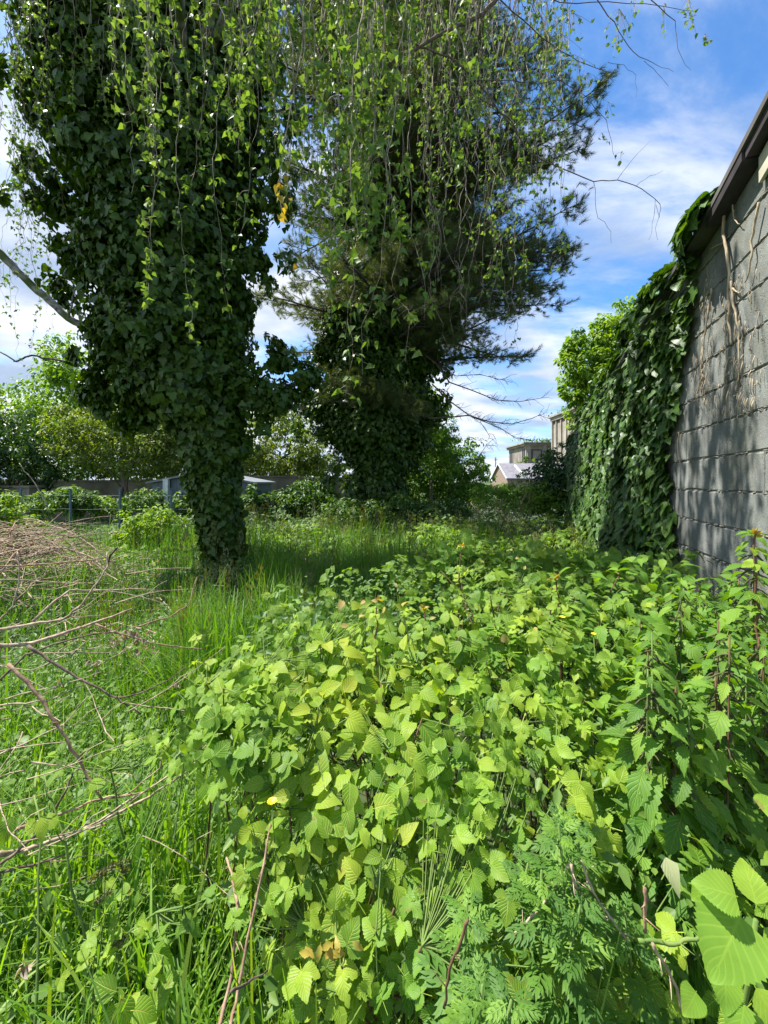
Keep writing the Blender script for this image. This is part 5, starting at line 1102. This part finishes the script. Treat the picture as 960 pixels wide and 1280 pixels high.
bush('dogwood_shrub', 'young yellow-green dogwood shrub with smooth veined leaves in the centre of the thicket', 'shrub', [(475, 800, 38, 26, 1.5), (450, 870, 60, 38, 3), (540, 860, 45, 35, 1.8), (380, 880, 40, 35, 1), (480, 950, 60, 30, 1.6)], 285, V_DOG, .060, 'stem_red', V_DOGR, 12, 1, .02)
bush('dogwood_shrub', 'dogwood shrub with drooping oval leaves in the lower middle, beside the bare reddish stem', 'shrub', [(400, 1040, 50, 30, 2), (460, 1100, 40, 36, 1.4), (350, 1000, 36, 30, 1)], 95, V_DOG, .050, 'stem_red', None, 5, 2, .01)
bush('bramble_bush', 'broad-leaved bramble bush at the upper right of the thicket, carrying upright young shoots', 'bramble', [(640, 745, 50, 24, 2), (600, 800, 45, 30, 2), (690, 800, 55, 30, 2), (620, 880, 60, 40, 2), (590, 715, 22, 14, .8), (740, 770, 40, 24, 1)], 250, V_BRAM, .046, 'stem_red', V_DOGR, 12, 3, .02)
bush('bramble_bush', 'bramble bush at the left edge of the thicket, next to the long grass', 'bramble', [(310, 860, 40, 30, 2), (280, 920, 30, 36, 1.6), (330, 960, 50, 40, 2), (260, 870, 22, 20, .8), (370, 830, 36, 20, 1)], 190, V_BRAM, .042, 'stem_red', None, 6, 4, .015)
bush('bramble_bush', 'bramble bush with rounded toothed leaves at the bottom centre, under the dogwood', 'bramble', [(380, 1130, 45, 36, 2), (470, 1180, 50, 45, 2), (560, 1060, 60, 45, 2), (420, 1240, 60, 30, 1.5), (620, 960, 60, 35, 1.4), (640, 1130, 60, 40, 1), (600, 1240, 60, 24, 1), (780, 1230, 50, 30, 1), (880, 1080, 40, 30, .8)], 230, V_BRAM, .037, 'stem_red', None, 7, 5, .01)
bush('bramble_bush', 'pale yellow-green bramble shoots with very light leaves, right of the centre', 'bramble', [(730, 930, 30, 24, 1.5), (700, 900, 30, 20, 1), (760, 1000, 30, 20, 1), (830, 1000, 30, 20, .6)], 40, V_BRAM[-2:], .042, 'stem_green', None, 5, 6, .02)
bush('bramble_bush', 'dark green bramble bush in the shade just behind the top of the thicket', 'bramble', [(560, 690, 40, 14, 1.5), (660, 690, 50, 14, 2), (740, 700, 40, 14, 1)], 110, V_BRAM[:4], .075, 'stem_red', None, 8, 7, -.05)
bush('bindweed_plant', 'small heart-leaved plant among the grass at the lower left corner', 'weed', [(180, 1240, 20, 12, 1.5), (60, 1000, 30, 24, 1)], 26, V_DOG[:5], .05, 'stem_green', None, 3, 8, -.02)
bush('bindweed_plant', 'light green broad-leaved weed at the left, in front of the stacked branches', 'weed', [(130, 1130, 24, 20, 1.5), (230, 1140, 24, 20, 1), (200, 920, 30, 30, 2), (90, 930, 40, 30, 1)], 60, V_BRAM[4:], .026, 'stem_green', None, 4, 9, -.02)

def big_bramble():
    root = empty('bramble_shoot', (float(P(925, 1160, .55)[0]), .62, 0), 'bramble shoot with very large pale green leaves in the lower right corner', 'bramble')
    spots = [(925, 1145, .50, .125, (-.75, -.35, -.62)), (945, 1130, .49, .07, (.15, .3, .95)), (920, 1120, .50, .07, (-.9, .1, .3)), (955, 1160, .50, .11, (.5, -.3, -.8)), (905, 1215, .52, .06, (-.4, -.5, -.7)), (945, 1235, .52, .08, (.3, -.4, -.8)), (950, 1010, .62, .05, (.6, 0, .2)), (885, 1110, .55, .045, (-.3, -.3, .2)), (930, 1255, .5, .07, (-.5, -.4, -.5)), (870, 1240, .52, .05, (-.6, -.3, -.3)), (955, 1075, .56, .045, (.2, -.3, .3))]
    vs = variants('bramble_leaf', [leaf_t(.92, 30, .05, .12, .16, .016, 'heart', .05, 4), leaf_t(.86, 30, .055, .08, .24, .02, 'ovate', .05, 5)], MAT['bramble_large'], [.6, .8, .5, .75])
    for px, py, y, s, d in spots:
        p = P(px, py, y); nr = np.array([[random.gauss(-.1, .15), -.62, .78]]); leaf_objs('leaf', vs, basis(unit(nr), np.array([d], float), np.array([s * .68])), np.array([p]), root)
    mb = MB(); c = P(945, 1150, .53); mb.tube(limb_pts((c[0] + .02, .64, 0), c, .04, 8, .01), np.linspace(.005, .003, 9), 6); mb.build('stem', MAT['stem_green'], root)
big_bramble()

def nettle(px, py, y, label, group=None, s=1.0, seed=0):
    r = random.Random(seed); top = P(px, py, y); h = float(top[2]); root = empty('nettle', (float(top[0]), y, 0), label, 'nettle', group); mb = MB(); n = 12
    pts = [np.array([top[0] + .03 * sin(i * .5 + seed) * (n - i) / n, y + .02 * cos(i + seed) * (n - i) / n, h * i / n]) for i in range(n + 1)]
    mb.tube(pts, np.linspace(.0030, .0018, n + 1), 6); mb.build('stem', MAT['stem_red' if seed % 3 else 'stem_green'], root); C = []; tipv = []; sz = []; tas = MB(); z = h; a = r.uniform(0, 3.1); k = 0
    while z > h * .35:
        f = (h - z) / h; gap = .012 + .05 * min(1, f * 4); ax = np.array([np.interp(z, [p[2] for p in pts], [p[j] for p in pts]) for j in (0, 1)])
        for sgn in (0, pi):
            d = np.array([cos(a + sgn), sin(a + sgn), 0]); L_ = s * (.03 + .062 * min(1, f * 5)) * r.uniform(.8, 1.15); pt = .010 + .028 * min(1, f * 5); C.append(np.array([ax[0], ax[1], z]) + d * pt + [0, 0, .006]); tipv.append(d + [0, 0, .25 - .75 * min(1, f * 4) * r.uniform(.4, 1.2)]); sz.append(L_)
            if f > .03 and f < .5:
                for q in range(2):
                    b = np.array([ax[0], ax[1], z]); e = b + (d + rng.normal(0, .5, 3) * [1, 1, 0]) * .022 + [0, 0, -.03 * r.uniform(.5, 1.3)]; tas.tube([b, (b + e) / 2 + [0, 0, .004], e], [.0012, .0022, .0014], 4, False)
        a += pi / 2 + r.uniform(-.2, .2); z -= gap; k += 1
    C = np.array(C); tipv = np.array(tipv); nr = np.tile([0, 0, 1.], (len(C), 1)) + tipv * .2 + rng.normal(0, .22, tipv.shape) + np.array([0, -.15, 0]); leaf_objs('leaf', V_NET, basis(nr, tipv, np.array(sz)), C, root)
    tag(tas.build('flower_tassels', MAT['seed'], root), kind='stuff')
nl = [(852, 722, 1.25, 'nettle with flower tassels standing clear in front of the ivy foot'), (898, 776, 1.05, 'nettle with long drooping leaves, before the lower end of the block wall'), (942, 668, 1.15, 'tall nettle with a dark stem before the block wall at the right edge'),
      (925, 770, 1.2, 'nettle between the dark-stemmed one and the right edge'), (800, 775, 1.25, 'leftmost nettle of the patch, next to the bramble bush'), (822, 745, 1.5, 'nettle behind the leftmost one, close to the ivy'), (875, 745, 1.4, 'nettle behind the one with flower tassels'), (955, 800, .98, 'nettle cut off by the right edge, above the lower nettles')]
for i, (px, py, y, lab) in enumerate(nl): nettle(px, py, y, lab, 'nettles by the block wall', 1.1, i)
rr_ = random.Random(12)
for i in range(20): nettle(rr_.uniform(790, 965), rr_.uniform(790, 900), rr_.uniform(.85, 1.1), 'one of the lower green nettles crowded at the right, below the tall ones', 'nettles by the block wall', 1.0, 20 + i)
for i in range(10): nettle(rr_.uniform(850, 965), rr_.uniform(720, 775), rr_.uniform(1.3, 1.75), 'one of the nettles in the back row against the block wall', 'nettles by the block wall', 1.1, 50 + i)

def mugwort(px, py, y, label, seed, s=.066):
    r = random.Random(seed); top = P(px, py, y); h = float(top[2]); root = empty('mugwort', (float(top[0]), y, 0), label, 'mugwort', 'mugwort plants at the lower right'); pts = [np.array([top[0] + .02 * sin(i + seed), y + .015 * cos(i), h * i / 8]) for i in range(9)]; pts[-1] = top
    mb = MB(); mb.tube(pts, np.linspace(.004, .002, 9), 5); mb.build('stem', MAT['stem_green'], root); C = []; tv = []; sz = []; z = h; a = r.random() * 6
    while z > h - .30:
        f = (h - z) / .30; d = np.array([cos(a), sin(a), 0]); C.append(np.array([np.interp(z, [p[2] for p in pts], [p[0] for p in pts]), y, z]) + d * .006); tv.append(d + [0, 0, .9 - 1.1 * f]); sz.append(s * (.45 + .75 * min(1, f * 2.2)) * r.uniform(.85, 1.15)); a += 2.4; z -= .004 + .018 * min(1, f * 2)
    C = np.array(C); tv = np.array(tv); nr = np.array([0, 0, 1.]) - tv * .25 + rng.normal(0, .15, tv.shape) + [0, -.1, 0]; leaf_objs('leaf', V_MUG, basis(nr, tv, np.array(sz)), C, root)
for i in range(9): mugwort(rr_.choice([rr_.uniform(530, 720), rr_.uniform(650, 880)]), rr_.uniform(990, 1190), rr_.uniform(.58, .78), 'mugwort plant with finely cut leaves in the patch at the lower right', 100 + i)
for i in range(3): mugwort(rr_.uniform(470, 700), rr_.uniform(1200, 1290), rr_.uniform(.48, .56), 'mugwort plant with finely cut leaves in the patch at the lower right', 140 + i)

# upright young bramble shoots on top of the thicket
def shoot(px, py0, py1, y, label, seed):
    r = random.Random(seed); a = P(px + r.uniform(-8, 8), py1, y); b = P(px, py0, y); root = empty('bramble_shoot', (float(a[0]), y, 0), label, 'bramble shoot'); q = limb_pts(a, b, .0, 7, .02, r); mb = MB(); mb.tube([np.array([a[0], y + .02, .1])] + q, np.linspace(.0045, .0022, len(q) + 1), 6); mb.build('stem', MAT['stem_red'], root)
    C = []; tv = []; sz = []
    for i, p in enumerate(q[1:]): an = i * 2.4 + seed; C.append(p); tv.append((cos(an), sin(an) - .3, .15)); sz.append(.05 - .004 * i)
    C = np.array(C); tv = np.array(tv); leaf_objs('leaf', V_BRAM[4:], basis(np.array([0, -.4, .9]) + rng.normal(0, .2, tv.shape), tv, np.array(sz)), C, root); leaf_objs('young_leaf', V_DOGR, basis(rdir(5, .4), rdir(5, 1.2), np.full(5, .022)), np.tile(q[-1], (5, 1)), root)
shoot(578, 682, 780, 1.75, 'tallest young bramble shoot at the top of the thicket, with pale buds', 1)
shoot(695, 722, 810, 1.35, 'reddish bramble shoot with bare tip, first right of the tallest one', 2)
shoot(690, 726, 820, 1.5, 'thin reddish bramble shoot just behind the bare-tipped one', 3)
shoot(472, 752, 860, 1.25, 'dogwood-like shoot with pink young leaves standing at the left top of the thicket', 4)
shoot(530, 762, 850, 1.3, 'young shoot with pink leaves next to the left-hand one', 5)
shoot(944, 668, 800, 1.1, 'dark red shoot rising before the blocks at the right edge', 6)

# ------------------------------------------------------------------ single flowers, yellow leaves, dry stems
def flower(px, py, y, label, s=.011):
    c = P(px, py, y); root = empty('yellow_flower', (float(c[0]), y, 0), label, 'flower'); mb = MB()
    pet = T([(-.13, .1, 0), (.13, .1, 0), (.15, .8, .1), (0, 1, .06), (-.15, .8, .1)], [(0, 1, 2, 3, 4)]); K = 26; a = np.arange(K) * 2.4; el = np.linspace(.1, 1.2, K); tv = np.stack([np.cos(a) * np.cos(el), np.sin(a) * np.cos(el), np.sin(el)], -1)
    link('petals', merge_mesh('petals', MAT['petal'], [(pet, basis(np.array([0, 0, 1.]) - tv * .3, tv, np.full(K, s)), np.tile(c, (K, 1)), np.full(K, .5))]), root)
    mb.tube(limb_pts((c[0] + .01, y, .2), c, .01, 8, .01), .0013, 5); mb.build('stem', MAT['stem_green'], root)
MAT['petal'] = plain_mat('yellow_petal', (.85, .62, .02), .5)
flower(340, 1003, .80, 'yellow flower head standing in the left part of the thicket, above the bare reddish stem'); flower(703, 772, 1.3, 'yellow flower head on the bramble leaves at the upper right of the thicket'); flower(742, 793, 1.25, 'small yellow flower head right of the other one at the upper right of the thicket', .009)
def yellow_leaves():
    root = empty('yellowed_leaves', tuple(P(415, 1188, .58)), 'withered orange-yellow leaves low in the middle of the thicket', 'withered leaves'); vs = variants('yellow_leaf', [leaf_t(.5, 8, .1, .3, .4, .02, 'lance', .1, 3)], MAT['yellow'], [.1, .4, .7])
    for i in range(10):
        a = i * 2.3; px = 402 + 14 * cos(a) + (26 if i > 6 else 0); p = P(px, 1190 + 10 * sin(a) - (8 if i > 6 else 0), .60); leaf_objs('leaf', vs, basis(np.array([[.1 * cos(a), -.7, .7]]), np.array([[cos(a), -.2, sin(a)]]), np.array([.022])), np.array([p]), root)
    root = empty('pale_leaf', tuple(P(838, 1085, .62)), 'single pale triangular leaf showing its underside at the lower right', 'leaf'); vs = variants('pale_leaf', [leaf_t(.7, 6, 0, .2, .2, 0, 'delta', 0, 3)], MAT['pale_leaf'], [.5]); leaf_objs('blade', vs, basis(np.array([[-.1, -.8, .6]]), np.array([[.15, -.2, -1.]]), np.array([.05])), np.array([P(832, 1072, .62)]), root)
MAT['pale_leaf'] = leaf_mat('pale_leaf_underside', [(.5, .6, .4)] * 4, veins=.2)
yellow_leaves()
def stick(px, y, r0, r1, label, mat='dead', group=None, dy=0.0, sides=7, name='cut_branch', rough=.004, seed=0, cat='branch'):
    r = random.Random(seed + int(px[0][0] * 7)); q = []; n = len(px); rough = .0022 * y; K_ = [P(a, b, y + dy * i / max(1, n - 1)) for i, (a, b) in enumerate(px)]
    for a, b in zip(K_[:-1], K_[1:]):
        for k in range(4): q.append(a + (b - a) * k / 4 + np.array([r.gauss(0, rough) * .5, r.gauss(0, rough), r.gauss(0, rough) * .5]) * (k > 0))
    q.append(K_[-1]); mb = MB(); rad = np.linspace(r0, r1, len(q)) * np.array([1 + .12 * sin(i * 1.7 + seed) for i in range(len(q))]); mb.tube(q, rad, sides)
    for i in range(2, len(q) - 1, 2):   # buds, spurs
        if r.random() < .7: d = rng.normal(0, 1, 3); d /= np.linalg.norm(d); L_ = r.uniform(.006, .03); mb.tube([q[i], q[i] + d * L_], [rad[i] * .6, rad[i] * .2], 4)
    return tag(mb.build(name, MAT[mat], None), label, cat, group)
G1 = 'cut branches sticking out of the brushwood heap'
BRS = [
 ([(-40, 792), (0, 787), (41, 780), (79, 774), (103, 755), (122, 728), (134, 709), (134, 690)], 1.5, .007, .002, 'upper one of the two thick pale branches at the left edge, curving up', 'dead', .25),
 ([(-40, 808), (0, 807), (41, 804), (81, 791), (130, 774), (165, 761)], 1.45, .010, .003, 'thickest pale branch entering from the left edge, pointing slightly up', 'dead', .2),
 ([(41, 777), (70, 750), (87, 738), (119, 738), (163, 736), (202, 739)], 1.6, .0055, .002, 'forked branch rising then running level to the right above the thick pale ones', 'dead', .3),
 ([(119, 780), (152, 793), (190, 804), (225, 809), (256, 812)], 1.55, .004, .002, 'reddish twig pointing right and down from the tip of the thick pale branch', 'dead_red', .1),
 ([(163, 785), (211, 772), (236, 755), (246, 722)], 1.6, .003, .0018, 'thin orange-brown twig bending up at its end, nearest to the ivy-clad trunk', 'dead_red', .2),
 ([(-30, 872), (0, 850), (32, 818), (68, 805), (117, 792), (141, 790)], 1.35, .0045, .0025, 'dark branch rising from the left edge to join the thick pale branch', 'dead_dark', .2),
 ([(35, 807), (68, 829), (108, 853), (146, 872), (176, 893)], 1.4, .0055, .0025, 'dark smooth branch slanting down to the right through the grass', 'dead_dark', .0),
 ([(146, 872), (176, 866), (211, 850), (233, 834)], 1.4, .003, .0015, 'thin dark twig forking up from the slanting dark branch', 'dead_dark', .1),
 ([(-40, 709), (0, 708), (54, 705), (103, 701), (130, 698)], 1.9, .005, .003, 'straight red-brown branch lying level in front of the brushwood heap', 'dead_red', .2),
 ([(-20, 775), (0, 774), (16, 758), (22, 736), (23, 700), (22, 690)], 1.5, .004, .002, 'thin twig bending upright at the left edge', 'dead', .1),
 ([(-30, 725), (30, 725), (70, 728), (110, 731)], 1.8, .004, .002, 'pale straight branch lying level below the red-brown one', 'dead', .2),
 ([(-30, 835), (0, 832), (40, 838), (95, 812), (150, 806)], 1.5, .003, .002, 'thin pale twig waving to the right below the thick pale branch', 'dead', .1),
 ([(-30, 890), (10, 880), (60, 876), (105, 856)], 1.3, .0035, .002, 'slim tan twig in the grass left of the slanting dark branch', 'dead', .1),
 ([(-30, 1072), (0, 1067), (31, 1063), (78, 1046), (125, 1027), (187, 996), (240, 960), (281, 925)], 1.02, .0075, .0018, 'long pale branch rising from the left edge towards the thicket, lower thick one', 'dead', .25),
 ([(-30, 1050), (0, 1043), (38, 1030), (75, 1018), (120, 1000), (180, 990)], 1.08, .006, .002, 'tan branch lying just above the long pale lower one', 'dead_red', .1),
 ([(-20, 1095), (0, 1080), (19, 1067), (56, 1033), (84, 986), (91, 966)], 1.0, .005, .0025, 'dark branch crossing over the long pale lower one and bending upright', 'dead_dark', .1),
 ([(10, 830), (40, 860), (59, 886), (84, 924), (109, 971), (128, 1000)], 1.15, .0055, .003, 'rough red-brown branch slanting steeply down to the right in the left grass', 'dead_red', -.05),
 ([(-30, 1093), (0, 1091), (47, 1080), (81, 1068)], 1.0, .004, .0025, 'short dark twig lying below the long pale lower branch', 'dead_dark', .05),
 ([(128, 998), (160, 992), (200, 960), (215, 915)], 1.15, .0025, .0015, 'thin tan twig curving up beside the left edge of the thicket', 'dead', .1),
 ([(100, 1040), (150, 1008), (210, 970), (270, 940), (300, 915)], 1.1, .0035, .0015, 'tan branch running alongside the long pale lower one, nearer the thicket', 'dead', .15),
 ([(-20, 950), (30, 930), (80, 905), (110, 870)], 1.25, .003, .0015, 'faint thin twig rising to the right among the left grass', 'dead', .1),
]
for i, (px, y, r0, r1, lab, m, dy) in enumerate(BRS): stick(px, y, r0, r1, lab, m, G1, dy, seed=i)
stick([(272, 1300), (275, 1280), (290, 1217), (297, 1130), (290, 1100), (283, 1072)], .62, .0038, .002, 'bare reddish brown stem standing up at the bottom left of centre', 'dead_red', None, .2, name='bare_cane', cat='dead stem')
stick([(285, 1300), (297, 1240), (315, 1150), (330, 1080), (338, 1030)], .62, .003, .002, 'second bare reddish stem, leaning right towards the yellow flower', 'dead_red', None, .2, name='bare_cane', cat='dead stem')
stick([(288, 1240), (310, 1228), (335, 1212)], .6, .0022, .0012, 'short bare side twig at the bottom, right of the two reddish stems', 'dead_dark', None, .05, name='bare_cane', cat='dead stem')
stick([(640, 1170), (665, 1145), (692, 1112), (711, 1080), (727, 1076)], .66, .0022, .0015, 'grey forked dead twig lying on the mugwort, left arm', 'dead', None, .02, name='dead_twig', cat='dead twig')
stick([(714, 1080), (716, 1100), (735, 1130), (755, 1146), (762, 1148)], .65, .0022, .0015, 'grey dead twig with a bend, inner one of the fork on the mugwort', 'dead', None, -.01, name='dead_twig', cat='dead twig')
stick([(727, 1076), (735, 1100), (750, 1130), (766, 1150), (785, 1178)], .65, .0024, .0014, 'grey dead twig slanting down right on the mugwort, longest arm of the fork', 'dead', None, -.02, name='dead_twig', cat='dead twig')
stick([(798, 1176), (815, 1176), (835, 1180), (860, 1174), (892, 1172)], .58, .003, .0025, 'greenish tan dead stem lying level left of the big pale leaves', 'stem_green', None, 0, name='bare_cane', cat='dead stem')
stick([(816, 1180), (830, 1205), (846, 1235), (852, 1262)], .57, .0025, .002, 'grey-brown twig slanting down from the level dead stem at the lower right', 'dead', None, 0, name='dead_twig', cat='dead twig')
stick([(806, 1110), (807, 1130), (806, 1165)], .6, .0026, .0026, 'short upright cut stem with a pale top at the lower right', 'dead_red', None, 0, name='bare_cane', cat='dead stem')
stick([(585, 1150), (575, 1180), (562, 1210), (555, 1260)], .56, .002, .002, 'thin dark red bramble stem at the bottom centre right', 'stem_red', None, 0, name='bramble_cane', cat='cane')
stick([(60, 632), (48, 612), (34, 592), (24, 579)], 2.8, .004, .002, 'tall dry grass stalk with pale drooping ears at the left, before the stone pier', 'dead', None, 0, name='dry_stalk', cat='dry stalk')
def dry_clusters():
    vs = variants('dry_leaf', [leaf_t(.5, 4, 0, .6, .8, .05, 'lance', 0, 3), leaf_t(.6, 4, 0, .9, .5, .05, 'ovate', 0, 4)], MAT['dry'], [.1, .4, .7, .95])
    for lab, spots, y, n, s in (('shrivelled grey-brown leaves hanging from the thick pale branch tip', [(145, 800, 8, 6), (175, 797, 14, 6), (182, 812, 6, 8), (160, 790, 12, 3)], 1.5, 70, .022), ('small curled dry leaves on the slanting dark branch', [(117, 832, 5, 6)], 1.4, 14, .02), ('curled grey dry leaf cluster at the left edge of the thicket', [(248, 932, 5, 4)], 1.1, 9, .018),
                               ('grey woolly dry leaf bunch in the lower left grass', [(32, 1210, 6, 5)], .72, 9, .016), ('tiny dry leaf bunch low at the left, under the dark twig', [(73, 855, 4, 4)], 1.35, 8, .016), ('dark dry leaf bunch beside the left bramble bush', [(220, 857, 4, 4)], 1.35, 8, .016)):
        s0 = spots[0]; root = empty('dry_leaves', tuple(P(s0[0], s0[1], y)), lab, 'dry leaves')
        for i in range(n): sp = random.choice(spots); p = P(random.gauss(sp[0], sp[2]), random.gauss(sp[1], sp[3]), y + random.gauss(0, .015)); leaf_objs('leaf', vs, basis(rdir(1), rdir(1) + np.array([[0, 0, -1.2]]), np.array([s * random.uniform(.6, 1.2)])), np.array([p]), root)
    for i, (px, py, lab) in enumerate(((118, 1098, 'pinkish grass ear leaning left, leftmost of the brown ears in the lower left grass'), (132, 1088, 'short pinkish grass ear between the leftmost and the rightmost ears'), (154, 1086, 'rightmost pinkish grass ear in the lower left grass'), (125, 1125, 'pinkish grass ear below the leftmost one'), (146, 1180, 'lowest pinkish grass ear in the lower left grass'))):
        c = P(px, py, .84); root = empty('grass_ear', tuple(c), lab, 'grass ear', 'brown grass ears in the lower left'); K = 70; t_ = rng.random(K); ax = np.array([.025 * (1 if i != 2 else -.4), 0, .018]); C = c + (t_[:, None] - .5) * ax * 1.3 + rng.normal(0, .0035, (K, 3)); link('ear', merge_mesh('ear', MAT['seed'], split_parts(OV, basis(rdir(K), unit(ax) + rdir(K) * .6, np.full(K, .009)), C, rng.random(K) * .5)), root)
        mb = MB(); mb.tube(limb_pts((c[0] - .04, .84, .2), c, .02, 8, .01), .0012, 4); mb.build('stalk', MAT['stem_green'], root)
dry_clusters()

# ------------------------------------------------------------------ the brushwood heap at the left
def brush_heap():
    r = random.Random(9); G = 'sticks of the brushwood heap'
    cx, cy_ = P(30, 690, 5)[0], 4.8
    def one(i, R0):
        a = r.uniform(0, pi); L_ = r.uniform(.5, 2.0); x = cx + r.gauss(0, .75); y = cy_ + r.gauss(0, .6); hh = max(.15, 1.02 - .30 * ((x - cx) ** 2) - .5 * ((y - cy_) ** 2)) * r.uniform(.55, 1.0)
        d = np.array([cos(a) * 1.0, sin(a) * .7, r.gauss(0, .22)]); c = np.array([x, y, hh]); n = 7; q = []; b = r.uniform(-.02, .16)
        for k in range(n + 1): t_ = k / n - .5; p = c + d * L_ * t_ + np.array([0, 0, b * (1 - 4 * t_ * t_)]) + np.array([r.gauss(0, .008), r.gauss(0, .008), r.gauss(0, .008)]); p[2] = max(p[2], .03); q.append(p)
        return q
    for i in range(115):
        q = one(i, 1); mb = MB(); r0 = r.uniform(.005, .013); mb.tube(q, np.linspace(r0, r0 * .35, len(q)), 5); tag(mb.build('brushwood_stick', MAT[r.choice(['dead', 'dead', 'dead', 'dead_red', 'dead_dark'])]), 'one of the tangled dry sticks in the brushwood heap at the left', 'stick', G)
    mb = MB()
    for i in range(950):
        q = one(i, 1); s = r.uniform(.2, .5); c = q[3]; q = [c + (p - c) * s for p in q][::2]; mb.tube(q, r.uniform(.002, .005), 3, False)
    o = mb.build('twig_litter', MAT['dead']); tag(o, 'mass of fine dry twigs in and around the brushwood heap', None, None, 'stuff')
    mb = MB()
    for i in range(260):
        x = r.uniform(-3.4, -1.0); y = r.uniform(2.6, 7.5); 
        if abs(x) > y * 1.0: continue
        a = r.uniform(0, pi); L_ = r.uniform(.1, .4); z = r.uniform(.15, .5); mb.tube([(x, y, z), (x + cos(a) * L_ * .5, y + sin(a) * L_ * .5, z + r.uniform(0, .06)), (x + cos(a) * L_, y + sin(a) * L_, z)], r.uniform(.002, .005), 4, False)
    for i in range(42):
        px = r.uniform(-10, 230) * r.random() ** .3; py = r.uniform(660, 1120); y = float(np.interp(py, [660, 760, 900, 1120], [2.4, 1.7, 1.25, .95])) * r.uniform(.9, 1.1); c = P(px, py, y); c[2] = max(c[2], .2)
        a = r.gauss(0, .6) + (pi if r.random() < .3 else 0); L_ = r.uniform(.10, .38); v = r.gauss(.05, .25); q = [c]; 
        for k in range(5): a += r.gauss(0, .12); v += r.gauss(0, .10); q.append(q[-1] + np.array([cos(a), sin(a) * .7, v]) * L_ / 5)
        mb.tube(q, np.linspace(r.uniform(.0014, .003), .0008, 6), 4, False)
        if r.random() < .6: b = q[2]; mb.tube([b, b + np.array([.03, .02, .03]), b + np.array([.07, .02, .05])], .001, 3, False)
    o = mb.build('fallen_twigs', MAT['dead']); tag(o, 'thin fallen twigs lying in the weeds between the heap and the trunk', None, None, 'stuff')
brush_heap()
tris = sum(sum(len(p.vertices) - 2 for p in m.polygons) if len(m.polygons) < 50 else int(len(m.loops) - 2 * len(m.polygons)) for m in bpy.data.meshes)
print('objects', len(bpy.data.objects), 'tris', tris)
